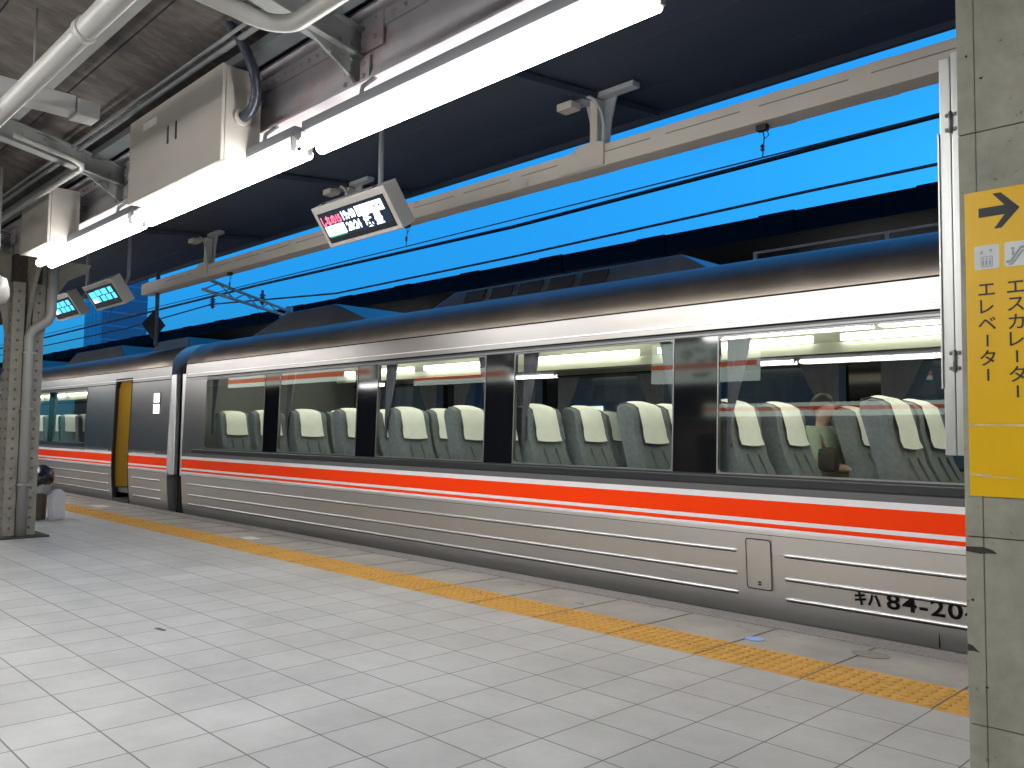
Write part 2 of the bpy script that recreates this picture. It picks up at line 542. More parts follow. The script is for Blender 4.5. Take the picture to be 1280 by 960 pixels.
    def build(s, name, m=None, parent=None, kind=None, recalc=True, local=False):
        if recalc:
            bmesh.ops.recalc_face_normals(s.bm, faces=s.bm.faces)
        off = Vector((0, 0, 0))
        if parent is not None and not local:
            q = parent
            while q is not None:
                off += q.location
                q = q.parent
            bmesh.ops.translate(s.bm, verts=s.bm.verts, vec=-off)
        me = bpy.data.meshes.new(name)
        s.bm.to_mesh(me)
        s.bm.free()
        for k in (s.mats or [m]):
            me.materials.append(MATS[k])
        o = bpy.data.objects.new(name, me)
        COL.objects.link(o)
        if parent is not None:
            o.parent = parent
        if kind:
            o["kind"] = kind
        return o
_txt = {}
def text_mesh(body, size, bold=0.0, space=1.0):
    key = (body, size, bold, space)
    if key not in _txt:
        cu = bpy.data.curves.new("lettering", 'FONT')
        cu.body = body
        cu.size = size
        cu.offset = bold
        cu.space_character = space
        cu.resolution_u = 3
        ob = bpy.data.objects.new("lettering", cu)
        COL.objects.link(ob)
        dg = bpy.context.evaluated_depsgraph_get()
        _txt[key] = bpy.data.meshes.new_from_object(ob.evaluated_get(dg))
        bpy.data.objects.remove(ob)
    return _txt[key]
def tag(o, label=None, cat=None, group=None, kind=None):
    if label: o["label"] = label
    if cat: o["category"] = cat
    if group: o["group"] = group
    if kind: o["kind"] = kind
    return o
def thing(name, label, cat, loc, group=None):
    o = bpy.data.objects.new(name, None)
    o.empty_display_size = 0.1
    COL.objects.link(o)
    o.location = loc
    return tag(o, label, cat, group)
def kids(o):
    return [c for c in o.children]
def dup(o, loc=None, label=None, parent=None):
    c = o.copy()
    COL.objects.link(c)
    if parent is not None:
        c.parent = parent
    if loc is not None:
        c.location = loc
    if label:
        c["label"] = label
    for k in kids(o):
        dup(k, parent=c)
    return c
X, Y, Z = Vector((1, 0, 0)), Vector((0, 1, 0)), Vector((0, 0, 1))
XA, XB = -64.0, 12.0          # how far the station is built along the track

# ------------------------------------------------------------------ ground, platform, track
b = MB(); b.box(-700, 300, -400, 700, -1.40, -1.30); b.build("ground", "ballast", kind="structure")
b = MB(); b.box(XA, XB, 5.02, 11.6, -1.296, -0.96); b.build("track_bed", "ballast", kind="structure")
b = MB(); b.box(XA, XB, -4.2, 3.90, -1.29, 0.0); b.build("platform_floor", "floor_tiles", kind="structure")
b = MB()
b.box(XA, XB, 4.30, 5.0, -1.29, -0.002, "concrete_edge")
b.box(XA, XB, 4.80, 4.995, -0.001, 0.004, "rough_edge")
x = -1.372 + 0.6 * 20
while x > -40:
    b.box(x - 0.0045, x + 0.0045, 4.302, 4.798, -0.001, 0.0012, "joint_dark")
    x -= 0.6
b.build("platform_edge", kind="structure")
b = MB()
b.box(XA, XB, 3.903, 4.298, -1.29, -0.001, "tactile_yellow")
x = -1.372 + 0.6 * 20
while x > -40:
    b.box(x - 0.003, x + 0.003, 3.905, 4.296, -0.0005, 0.0015, "joint_dark")
    for k in range(10):
        for j in range(6):
            b.lathe((x - 0.03 - k * 0.06, 3.95 + j * 0.06, -0.001), [(0.019, 0), (0.013, 0.006)], "tactile_yellow", n=8)
    x -= 0.6
b.build("tactile_paving", kind="structure")
b = MB()
for y in (6.02, 7.09, 9.6, 10.67):
    b.box(XA, XB, y - 0.035, y + 0.035, -0.83, -0.79)
    b.box(XA, XB, y - 0.012, y + 0.012, -0.93, -0.83)
    b.box(XA, XB, y - 0.06, y + 0.06, -0.955, -0.93)
b.build("track_rails", "rail_steel", kind="structure")

# marks on the floor
def floor_mark(name, pts, z, h, m, label, cat):
    b = MB(); b.prism(pts, (0, 0, z), X, Y, Z, h)
    return tag(b.build(name, m), label, cat)
def oval(cx, cy, rx, ry, n=18):
    return [(cx + rx * math.cos(2 * math.pi * k / n), cy + ry * math.sin(2 * math.pi * k / n)) for k in range(n)]
floor_mark("floor_sticker", oval(-2.53, 4.46, 0.055, 0.055), 0.0, 0.0025, "sticker_blue", "small round blue sticker on the grey concrete edge beside the yellow tactile paving", "sticker")
floor_mark("floor_stain", oval(-1.93, 4.62, 0.10, 0.075), 0.0, 0.0015, "stain_dark", "dark oval stain on the grey concrete edge below the car number", "stain")
floor_mark("door_marker", [(-13.6, 4.42), (-13.2, 4.42), (-13.2, 4.62), (-13.6, 4.62)], 0.0, 0.003, "marker_white", "white rectangular boarding mark on the platform edge near the open train door", "floor mark")
floor_mark("edge_marker", [(-8.65, 4.36), (-8.4, 4.36), (-8.4, 4.50), (-8.65, 4.50)], 0.0, 0.003, "marker_white", "small pale boarding mark on the concrete edge halfway along the silver car", "floor mark")
floor_mark("paper_scrap", [(-5.02, 2.02), (-4.93, 2.03), (-4.92, 2.05), (-5.01, 2.045)], 0.0005, 0.003, "scrap_grey", "dark flattened scrap of litter lying on the pale tiles", "litter")

# ------------------------------------------------------------------ train
SIDE = 5.10
WID = 2.90
# (height, inset from the side plane, material of the band ABOVE this point)
PROF = [(-0.75, 0.165, "stainless"), (-0.30, 0.125, "stainless"), (-0.02, 0.050, "stainless"), (0.12, 0.031, "stainless"),
        (0.25, 0.018, "stainless"), (0.40, 0.0075, "stainless"), (0.517, 0.002, "seam_shade_black"), (0.521, 0.002, "stainless_bead"),
        (0.547, 0.0, "stripe_white"), (0.567, 0.0, "stripe_orange"), (0.594, 0.0, "stripe_white"), (0.621, 0.0, "stripe_orange"),
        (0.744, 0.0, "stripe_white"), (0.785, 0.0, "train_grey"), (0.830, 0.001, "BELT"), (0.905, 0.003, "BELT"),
        (1.862, 0.0255, "BELT"), (1.898, 0.0265, "seam_shade_black"), (1.912, 0.027, "stainless_upper"),
        (1.985, 0.029, "stainless_upper"), (2.045, 0.0303, "stainless_upper"), (2.098, 0.032, "seam_shade_black"), (2.110, 0.0325, "train_roof"),
        (2.15, 0.0375, "train_roof"), (2.20, 0.053, "train_roof"), (2.26, 0.087, "train_roof"), (2.33, 0.150, "train_roof"),
        (2.395, 0.240, "train_roof"), (2.445, 0.390, "train_roof"), (2.490, 0.62, "train_roof"), (2.53, 1.0, "train_roof"), (2.545, 1.45, "train_roof")]
def inset(z):
    for (a, b_) in zip(PROF, PROF[1:]):
        if a[0] <= z <= b_[0]:
            t = (z - a[0]) / (b_[0] - a[0])
            return a[1] + t * (b_[1] - a[1])
    return PROF[-1][1]
def sy(z, out=0.0):
    return SIDE + inset(z) - out
Z0, Z1 = 0.905, 1.862

def train_body(x0, x1, panes, doors, parent, plain):
    """panes: glazed stretches; doors: doorways; plain: stretches where the belt is metal, not black"""
    b = MB()
    xs = sorted(set([x0, x1] + [v for p in panes + doors + plain for v in p]))
    def span(xa, xb, lst):
        m_ = (xa + xb) / 2
        return any(p[0] < m_ < p[1] for p in lst)
    for xa, xb in zip(xs, xs[1:]):
        for (za, da, ma), (zb, db, _) in zip(PROF, PROF[1:]):
            zm = (za + zb) / 2
            m_ = ma
            if span(xa, xb, panes) and Z0 < zm < Z1:
                skip_near = True
            else:
                skip_near = False
            if span(xa, xb, doors) and -0.01 < zm < 1.98:
                if not skip_near:
                    skip_near = True
            if ma == "BELT":
                if span(xa, xb, plain) or span(xa, xb, doors):
                    m_ = "belt_metal"
                elif Z0 < zm < Z1:
                    m_ = "pillar_black"
                else:
                    m_ = "sill_black"
            for side in (0, 1):
                ya, yb = (SIDE + da, SIDE + db) if side == 0 else (SIDE + WID - da, SIDE + WID - db)
                if side == 0 and skip_near: continue
                if side == 1 and span(xa, xb, panes) and Z0 < zm < Z1: continue
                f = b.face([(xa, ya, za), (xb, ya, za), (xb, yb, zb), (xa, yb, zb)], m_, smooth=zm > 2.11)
    for xe in (x0, x1):
        near = [(xe, SIDE + d, z) for z, d, _ in PROF]
        far = [(xe, SIDE + WID - d, z) for z, d, _ in reversed(PROF)][1:]
        b.face(near + far, "stainless")
    bmesh.ops.remove_doubles(b.bm, verts=b.bm.verts, dist=0.0002)
    return b.build("body", None, parent)

def train_beads(runs, parent):
    """bright convex ribs below the stripe"""
    for z in (0.40, 0.25, 0.12):
        b = MB()
        for xa, xb in runs:
            y = sy(z) + 0.001
            n = 6
            ring = []
            pr = [(0.0125 * math.sin(math.pi * k / n), 0.011 * math.cos(math.pi * k / n)) for k in range(n + 1)]
            st = [(xa, 0.15), (xa + 0.012, 0.75), (xa + 0.03, 1), (xb - 0.03, 1), (xb - 0.012, 0.75), (xb, 0.15)]
            rows = [[b.bm.verts.new((x_, y - o_ * s_, z + h_ * s_)) for o_, h_ in pr] for x_, s_ in st]
            for r0, r1 in zip(rows, rows[1:]):
                for k in range(n):
                    f = b.bm.faces.new((r0[k], r1[k], r1[k + 1], r0[k + 1])); f.smooth = True
            # thin black strip that draws the shadow under the rib
            b.box(xa + 0.01, xb - 0.01, y - 0.003, y + 0.002, z - 0.0165, z - 0.0115, "seam_shade_black")
        b.mats.insert(0, "stainless_bead") if "stainless_bead" not in b.mats else None
        # index 0 must be the bead metal
        o = b
        for f in o.bm.faces:
            f.material_index = 0 if f.smooth else 1
        o.mats = ["stainless_bead", "seam_shade_black"]
        o.build("rib", None, parent)

def train_window(xa, xb, parent, side=0):
    """one pane: slim rounded frame and glass"""
    b = MB()
    g = 0.002
    ys = lambda z: (sy(z) + g) if side == 0 else (2 * SIDE + WID - sy(z) - g)
    b.face([(xa, ys(Z0), Z0), (xb, ys(Z0), Z0), (xb, ys(Z1), Z1), (xa, ys(Z1), Z1)])
    w = b.build("window", "window_glass" if side == 0 else "far_glass", parent, recalc=False)
    if side == 0:
        f = MB()
        t, pr = 0.010, 0.004
        for (p, q, dx0, dx1) in ((xa, xa + t, 0, 0), (xb - t, xb, 0, 0)):
            f.hexa([(p, sy(Z0) - pr, Z0), (q, sy(Z0) - pr, Z0), (q, sy(Z0) + 0.03, Z0), (p, sy(Z0) + 0.03, Z0)],
                   [(p, sy(Z1) - pr, Z1), (q, sy(Z1) - pr, Z1), (q, sy(Z1) + 0.03, Z1), (p, sy(Z1) + 0.03, Z1)])
        f.box(xa + t, xb - t, sy(Z0) - pr + 0.001, sy(Z0) + 0.03, Z0, Z0 + 0.010)
        f.box(xa + t, xb - t, sy(Z1) - pr + 0.001, sy(Z1) + 0.03, Z1 - 0.010, Z1)
        # rounded corners
        for cx, sgn in ((xa + t, 1), (xb - t, -1)):
            for cz, sz in ((Z0 + 0.01, 1), (Z1 - 0.01, -1)):
                rr = 0.035
                arc = [(0, 0)] + [(sgn * (rr - rr * math.sin(a)), sz * (rr - rr * math.cos(a))) for a in [math.pi / 2 * k / 5 for k in range(6)]]
                f.prism(arc, (cx, sy(cz) - 0.003, cz), X, Z, Y, 0.02)
        f.build("frame", "frame_alu", w)
    return w

FLOOR_Z = 0.20
def train_interior(x0, x1, parent, panes, light=True):
    b = MB(); b.box(x0 + .08, x1 - .08, SIDE + .12, SIDE + WID - .12, FLOOR_Z - .08, FLOOR_Z); b.build("cabin_floor", "cabin_floor", parent)
    b = MB()
    b.box(x0 + .08, x1 - .08, SIDE + .45, SIDE + WID - .45, 2.28, 2.31)
    b.hexa([(x0 + .08, SIDE + .12, 2.06), (x1 - .08, SIDE + .12, 2.06), (x1 - .08, SIDE + .14, 2.06), (x0 + .08, SIDE + .14, 2.06)],
           [(x0 + .08, SIDE + .45, 2.28), (x1 - .08, SIDE + .45, 2.28), (x1 - .08, SIDE + .45, 2.30), (x0 + .08, SIDE + .45, 2.30)])
    ya = SIDE + WID
    b.hexa([(x0 + .08, ya - .14, 2.06), (x1 - .08, ya - .14, 2.06), (x1 - .08, ya - .12, 2.06), (x0 + .08, ya - .12, 2.06)],
           [(x0 + .08, ya - .45, 2.28), (x1 - .08, ya - .45, 2.28), (x1 - .08, ya - .45, 2.30), (x0 + .08, ya - .45, 2.30)])
    b.build("cabin_ceiling", "cabin_cream", parent)
    b = MB()   # lower wall linings inside both sides
    for ys_ in (SIDE + .07, SIDE + WID - .10):
        b.box(x0 + .08, x1 - .08, ys_, ys_ + .03, FLOOR_Z, 0.88)
    b.build("wall_lining", "cabin_grey", parent)
    b = MB()   # far luggage rack with pale front edge
    b.box(x0 + .3, x1 - .3, ya - .52, ya - .10, 1.965, 1.985, "cabin_grey")
    b.box(x0 + .3, x1 - .3, ya - .545, ya - .52, 1.935, 2.03, "cabin_cream")
    b.build("luggage_rack", None, parent)
    for k in range(int((x1 - x0 - 1) / 2.0)):
        xx = x0 + .6 + k * 2.0
        b = MB(); b.box(xx, xx + 1.72, ya - .60, ya - .545, 2.04, 2.10); b.build("cabin_lamp", "cabin_light", parent)
        b = MB(); b.box(xx, xx + 1.72, SIDE + .50, SIDE + .70, 2.19, 2.22); b.build("cabin_lamp", "cabin_light", parent)
    for xe in (x0 + .10, x1 - .14):
        b = MB(); b.box(xe, xe + .04, SIDE + .12, ya - .12, FLOOR_Z, 2.28); b.build("bulkhead", "cabin_grey", parent)

def curtain_mesh(w_top, w_bot, z0, z1, y):
    b = MB()
    n, mrows = 14, 8
    rows = []
    for r in range(mrows + 1):
        t = r / mrows
        z = z1 + (z0 - z1) * t
        w = w_top + (w_bot - w_top) * min(1, t * 1.3) ** 1.2
        rows.append([b.bm.verts.new((w * k / n, y + 0.018 * math.sin(k * 2.1 + 0.3) * (0.6 + 0.4 * (1 - t)), z)) for k in range(n + 1)])
    for a, c in zip(rows, rows[1:]):
        for k in range(n):
            f = b.bm.faces.new((a[k], a[k + 1], c[k + 1], c[k])); f.smooth = True
    return b

def make_seat(parent):
    """reclining train seat facing +x; origin at floor under the backrest"""
    def rounded(bm_, prof, y0, y1, m, inset_=0.03):
        """side profile (x,z) extruded in y with softened flanks"""
        cx = sum(p[0] for p in prof) / len(prof); cz = sum(p[1] for p in prof) / len(prof)
        ring = []
        for (yy, s_) in ((y0, 0.90), (y0 + inset_ * .4, 0.97), (y0 + inset_, 1.0), (y1 - inset_, 1.0), (y1 - inset_ * .4, 0.97), (y1, 0.90)):
            ring.append([bm_.bm.verts.new((cx + (px - cx) * s_, yy, cz + (pz - cz) * (1 - (1 - s_) * .35))) for px, pz in prof])
        i = bm_.mi(m)
        n = len(prof)
        for a, c in zip(ring, ring[1:]):
            for k in range(n):
                f = bm_.bm.faces.new((a[k], a[(k + 1) % n], c[(k + 1) % n], c[k])); f.material_index = i; f.smooth = True
        f = bm_.bm.faces.new(list(reversed(ring[0]))); f.material_index = i
        f = bm_.bm.faces.new(ring[-1]); f.material_index = i
    seat = MB()
    # backrest side profile, reclined about 17 degrees
    L = lambda h: -(h - 0.42) * 0.30
    front = [(L(h) + 0.06 + (0.035 if 0.55 < h < 0.75 else 0.0) + (0.02 if h > 1.02 else 0), h) for h in (0.42, 0.55, 0.68, 0.80, 0.92, 1.02, 1.10, 1.16)]
    top = [(L(1.20) + 0.055, 1.195), (L(1.22) - 0.005, 1.21), (L(1.20) - 0.07, 1.19)]
    back = [(L(h) - 0.10, h) for h in (1.12, 0.9, 0.65, 0.42)]
    rounded(seat, front + top + back, -0.225, 0.225, "seat_fabric", 0.055)
    # channel seams on the front
    for yy in (-0.075, 0.075):
        for h0, h1 in ((0.5, 0.66), (0.69, 0.84)):
            seat.hexa([(L(h0) + 0.058, yy - .004, h0), (L(h0) + 0.100, yy - .004, h0), (L(h0) + 0.100, yy + .004, h0), (L(h0) + .058, yy + .004, h0)],
                      [(L(h1) + 0.058, yy - .004, h1), (L(h1) + 0.0705, yy - .004, h1), (L(h1) + 0.0705, yy + .004, h1), (L(h1) + .058, yy + .004, h1)], "seat_shell")
    root = seat.build("seat", None, parent, local=True)
    c = MB()
    rounded(c, [(0.02, .27), (.45, .29), (.50, .33), (.50, .40), (.45, .44), (.05, .42), (0.0, .40)], -.225, .225, "seat_fabric", 0.05)
    c.build("cushion", None, root, local=True)
    a = MB()
    for s_ in (-1, 1):
        a.box(-.05, .36, s_ * .245 - .02, s_ * .245 + .02, .56, .61, bev=.012)
        a.box(-.03, .32, s_ * .245 - .018, s_ * .245 + .018, .12, .56)
    a.box(.02, .42, -.2, .2, 0.0, .27)
    a.build("arm_frame", "seat_shell", root, local=True)
    h = MB()   # headrest cover draped over the top
    w = 0.148
    path = [(px_ + (.012 if q_ < 5 else 0), pz_ + (.012 if q_ > 3 else 0)) for q_, (px_, pz_) in enumerate([(L(.86) + 0.072, .895), (L(.95) + .078, .95), (L(1.02) + 0.088, 1.02), (L(1.10) + 0.088, 1.10), (L(1.17) + .085, 1.165), (L(1.21) + .06, 1.205), (L(1.225) - .01, 1.222), (L(1.2) - .08, 1.2), (L(1.1) - .122, 1.10)])]
    rows = []
    for k, (px, pz) in enumerate(path):
        ww = w * (1.04 if k < 2 else 1.0)
        rows.append([h.bm.verts.new((px - 0.010 * (abs(j) / 4) ** 2 + (0.004 * math.sin(j * 1.7) if k == 0 else 0), ww * j / 4, pz + (0.010 * (abs(j) / 4) ** 2 if k == 0 else 0) - (0.012 * (abs(j) / 4) ** 3 if 4 < k < 7 else 0))) for j in range(-4, 5)])
    for p, q in zip(rows, rows[1:]):
        for j in range(8):
            f = h.bm.faces.new((p[j], p[j + 1], q[j + 1], q[j])); f.smooth = True
    h.build("headrest_cover", "cover_cloth", root, local=True)
    return root

SEAT = None
def put_seats(xs, ys, parent):
    global SEAT
    for x_ in xs:
        for y_ in ys:
            if SEAT is None:
                SEAT = make_seat(parent)
                o = SEAT
            else:
                o = dup(SEAT, parent=parent)
            o.location = Vector((x_, y_, FLOOR_Z)) - parent.location

# --- near car
NX0, NX1 = -11.93, 9.3
near = thing("train_car", "silver diesel railcar with an orange and white stripe, standing along the platform in front", "train car", (-1.3, SIDE + WID / 2, -0.8), "cars of the silver train")
near_panes = [(-11.245 + 2.0165 * k, -11.245 + 2.0165 * k + 1.655) for k in range(10)]
train_body(NX0, NX1, near_panes, [], near, [(NX0, -11.245), (near_panes[-1][1] + 0.4, NX1)])
train_beads([(-11.72, -3.02), (-2.69, 9.0)], near)
for p in near_panes:
    train_window(p[0], p[1], near)
    train_window(p[0], p[1], near, side=1)
train_interior(NX0, NX1, near, near_panes)
# black sill moulding and the gutter line above the panes
b = MB()
b.box(-11.6, 9.0, sy(.865) - .012, sy(.865) + .01, .838, .893, bev=.006); b.build("window_sill", "sill_black", near)
b = MB()
b.box(-11.8, 9.2, sy(1.88) - .010, sy(1.88) + .01, 1.868, 1.882)
b.build("gutter_moulding", "frame_alu", near)
b = MB(); b.box(-11.86, 9.24, sy(1.96) - .007, sy(1.96) + .006, 1.952, 1.962); b.build("cant_moulding", "stainless_bead", near)
# thin pillar mouldings either side of each black pillar are part of the frames; curtains behind the panes
cproto = None
for k, p in enumerate(near_panes[:7]):
    for (xx, wt, wb, flip) in ((p[0] + .02, .17, .07, 1), (p[1] - .02, .13, .06, -1)):
        if cproto is None:
            cb = curtain_mesh(.20, .03, 1.10, 1.87, 0.0)
            cproto = cb.build("curtain", "curtain_cloth", near, local=True)
            o = cproto
        else:
            o = dup(cproto, parent=near)
        o.location = Vector((xx, SIDE + .11, 0)) - near.location
        o.scale = (flip * (1.0 if flip > 0 else .8), 1, 1)
        if k < 6 or True:
            q = dup(cproto, parent=near)
            q.location = Vector((xx, SIDE + WID - .14, 0)) - near.location
            q.scale = (flip * 1.9, 1, 1)
put_seats([-.95, -1.94, -3.04, -3.87, -5.02, -5.98, -6.93, -7.95, -8.95, -9.95, -10.9], [SIDE + .36], near)
put_seats([-.95, -1.95, -2.96, -3.97, -4.94, -5.97, -7.0, -8.0, -9.0, -10.0, -10.95], [SIDE + .90], near)
put_seats([-.87 - k for k in range(11)], [SIDE + WID - .90], near)
put_seats([-.93 - k for k in range(11)], [SIDE + WID - .36], near)
# equipment hatch on the side
b = MB()
hx0, hx1, hz0, hz1 = -2.957, -2.772, 0.155, 0.488
def hpt(x_, z_, out): return (x_, sy(z_) - out, z_)
def hrect(x_0, x_1, z_0, z_1, r, n=4):
    pts = []
    for cx, cz, a0 in ((x_1 - r, z_1 - r, 0), (x_0 + r, z_1 - r, 90), (x_0 + r, z_0 + r, 180), (x_1 - r, z_0 + r, 270)):
        for k in range(n + 1):
            a = R(a0 + 90 * k / n)
            pts.append((cx + r * math.cos(a), cz + r * math.sin(a)))
    return pts
outer = hrect(hx0, hx1, hz0, hz1, .02)
inner = hrect(hx0 + .006, hx1 - .006, hz0 + .006, hz1 - .006, .016)
hat = MB()
# flat door a few mm proud following the side
vi = [hat.bm.verts.new(hpt(px, pz, 0.006)) for px, pz in inner]
vb = [hat.bm.verts.new(hpt(px, pz, -0.01)) for px, pz in inner]
hat.bm.faces.new(vi)
for k in range(len(vi)):
    hat.bm.faces.new((vi[k], vi[(k + 1) % len(vi)], vb[(k + 1) % len(vi)], vb[k]))
hatch = hat.build("equipment_hatch", "stainless", near)
vo = [b.bm.verts.new(hpt(px, pz, 0.009)) for px, pz in outer]
vi = [b.bm.verts.new(hpt(px, pz, 0.009)) for px, pz in inner]
for k in range(len(vo)):
    b.bm.faces.new((vo[k], vo[(k + 1) % len(vo)], vi[(k + 1) % len(vo)], vi[k]))
b.build("hatch_seal", "seam_shade_black", hatch)
b = MB(); b.box(-2.872, -2.852, sy(.2) - .010, sy(.2), .185, .193); b.box(-2.872, -2.852, sy(.2) - .010, sy(.2), .201, .209); b.build("latch", "letter_black", hatch)
# car number
tilt = Vector((0, inset(0.23) - inset(0.15), 0.08)).normalized()
b = MB()
yt = sy(.195) - .003
b.text("キハ", 0.088, (-2.155, sy(.20) - .004, .196), X, tilt, sx=0.92, bold=.0032)
b.text("84-204", 0.128, (-1.788, sy(.204) - .004, .203), X, tilt, sx=1.28, bold=.0022, space=1.12)
b.build("car_number", "letter_black", near)
b = MB(); b.box(-1.76, -1.756, sy(.03) - .004, sy(.03) + .01, -.02, .085); b.build("skirt_seam", "seam_shade_black", near)
# roof equipment: two long cowlings with sloping ends, and small boxes
def cowl(xa, xb, ya, yb, z0, z1, s, name, parent, m="train_roof"):
    b = MB()
    b.hexa([(xa, ya, z0), (xb, ya, z0), (xb, yb, z0), (xa, yb, z0)],
           [(xa + s, ya + .10, z1), (xb - s, ya + .10, z1), (xb - s, yb - .1, z1), (xa + s, yb - .1, z1)], m, bev=.02)
    return b.build(name, None, parent)
cowl(-11.3, -8.2, SIDE + .62, SIDE + 2.2, 2.46, 2.78, .95, "roof_cowling", near)
cw = cowl(-7.2, -3.58, SIDE + .62, SIDE + 2.2, 2.46, 2.665, .38, "roof_cowling", near)
for k in range(5):
    xv = -6.6 + k * .40
    b = MB(); b.hexa([(xv, SIDE + .635, 2.515), (xv + .30, SIDE + .635, 2.515), (xv + .30, SIDE + .70, 2.515), (xv, SIDE + .70, 2.515)], [(xv, SIDE + .69, 2.635), (xv + .30, SIDE + .69, 2.635), (xv + .30, SIDE + .74, 2.635), (xv, SIDE + .74, 2.635)]); b.build("louvre", "rubber_black", cw)
cowl(-0.8, 2.6, SIDE + .62, SIDE + 2.2, 2.46, 2.66, .35, "roof_cowling", near)
b = MB(); b.box(-3.3, 8.8, SIDE + .72, SIDE + .735, 2.565, 2.582)
for k in range(12): b.box(-3.3 + k, -3.27 + k, SIDE + .72, SIDE + .745, 2.49, 2.565)
b.build("roof_rail", "conduit_dark", near)
# underframe and wheels below platform level
b = MB()
for xb_ in (-9.6, -7.5, 5.0, 7.1):
    for yy in (6.02, 7.09):
        b.lathe((xb_, yy - .05, -.43), [(.40, 0), (.43, .0), (.43, .1), (.38, .11)], axis='Y', n=24)
b.build("wheel", "rail_steel", near)
b = MB(); b.box(-11.2, 8.6, SIDE + .35, SIDE + WID - .35, -.62, -.1); b.build("underframe", "rubber_black", near)
# end fairing pillar and gangway bellows at the coupled end
b = MB()
b.box(NX0 - .13, NX0 + .012, SIDE + .03, SIDE + .10, .50, 1.97, bev=.012); b.build("end_fairing", "stainless_bead", near)
b = MB()
b.hexa([(NX0 - .46, SIDE + .16, -.3), (NX0 - .02, SIDE + .16, -.3), (NX0 - .02, SIDE + WID - .16, -.3), (NX0 - .46, SIDE + WID - .16, -.3)],
       [(NX0 - .46, SIDE + .16, 2.10), (NX0 - .02, SIDE + .16, 2.10), (NX0 - .02, SIDE + WID - .16, 2.10), (NX0 - .46, SIDE + WID - .16, 2.10)])
b.hexa([(NX0 - .46, SIDE + .165, 2.102), (NX0 - .02, SIDE + .165, 2.102), (NX0 - .02, SIDE + WID - .165, 2.102), (NX0 - .46, SIDE + WID - .165, 2.102)],
       [(NX0 - .46, SIDE + .62, 2.455), (NX0 - .02, SIDE + .62, 2.455), (NX0 - .02, SIDE + WID - .62, 2.455), (NX0 - .46, SIDE + WID - .62, 2.455)])
for k in range(5):
    b.box(NX0 - .44 + k * .09, NX0 - .41 + k * .09, SIDE + .13, SIDE + .158, -.2, 2.08)
b.build("gangway_bellows", "rubber_black", near)

# --- far car
FX0, FX1 = -33.4, -12.44
far = thing("train_car", "second silver railcar coupled behind, its side door open onto a yellow vestibule", "train car", (-22.8, SIDE + WID / 2, -0.8), "cars of the silver train")
far_panes = [(-17.86 - 2.0165 * k, -17.86 - 2.0165 * k + 1.80 - (0.0 if k == 0 else .145)) for k in range(7)]
DOOR = (-14.69, -13.95)
train_body(FX0, FX1, far_panes, [DOOR], far, [(-16.04, FX1), (FX0, far_panes[-1][0])])
train_beads([(FX0 + .3, -14.85), (-13.80, FX1 - .25)], far)
for p in far_panes:
    train_window(p[0], p[1], far)
    train_window(p[0], p[1], far, side=1)
train_interior(FX0, -15.75, far, far_panes)
put_seats([-16.75 - k for k in range(5)], [SIDE + .36, SIDE + .83, SIDE + WID - .83, SIDE + WID - .36], far)
b = MB(); b.box(-33, -16.1, sy(.865) - .012, sy(.865) + .01, .838, .893, bev=.006); b.build("window_sill", "sill_black", far)
b = MB(); b.box(FX0 + .1, FX1 - .06, sy(1.96) - .007, sy(1.96) + .006, 1.952, 1.962); b.build("cant_moulding", "stainless_bead", far)
b = MB()
b.box(-16.0, -14.85, sy(.80) - .006, sy(.8) + .004, .788, .80); b.box(-13.80, -12.9, sy(.8) - .006, sy(.8) + .004, .788, .80)
b.build("trim_strip", "stainless_bead", far)
# doorway: dark rounded frame, vestibule and threshold
dw = MB()
for xx, w_ in ((DOOR[0], .035), (DOOR[1] - .02, .02)):
    for (za, da, _), (zb, db, _2) in zip(PROF, PROF[1:]):
        if za < -.03 or zb > 2.0: continue
        dw.hexa([(xx, SIDE + da - .004, za), (xx + w_, SIDE + da - .004, za), (xx + w_, SIDE + da + .05, za), (xx, SIDE + da + .05, za)],
                [(xx, SIDE + db - .004, zb), (xx + w_, SIDE + db - .004, zb), (xx + w_, SIDE + db + .05, zb), (xx, SIDE + db + .05, zb)])
dw.prism([(DOOR[0] + .035, 1.99), (DOOR[0] + .035, 1.84), (DOOR[0] + .055, 1.90), (DOOR[0] + .11, 1.945), (DOOR[1] - .09, 1.945), (DOOR[1] - .04, 1.90), (DOOR[1] - .02, 1.84), (DOOR[1] - .02, 1.99)], (0, sy(1.94) - .004, 0), X, Z, Y, .06)
door = dw.build("doorway", "rubber_black", far)
b = MB(); b.box(DOOR[0] + .05, DOOR[1] - .025, sy(0.0) - .03, sy(0) + .3, -.02, .03); b.build("threshold", "frame_alu", door)
b = MB()
b.box(-14.76, -14.72, SIDE + .06, SIDE + WID - .14, .20, 2.2); b.box(-13.0, -12.96, SIDE + .14, SIDE + WID - .14, .20, 2.2)
b.box(-15.06, -13.0, SIDE + WID - .2, SIDE + WID - .16, .20, 2.2); b.box(-15.06, -13.0, SIDE + .14, SIDE + WID - .2, 2.2, 2.23)
b.build("vestibule", "vestibule_yellow", door)
b = MB(); b.box(-15.06, -13.0, SIDE + .12, SIDE + WID - .2, .12, .19); b.build("vestibule_floor", "cabin_floor", door)
b = MB(); b.box(-14.5, -13.9, SIDE + .5, SIDE + .8, 2.165, 2.19); b.build("vestibule_lamp", "vestibule_light", door)
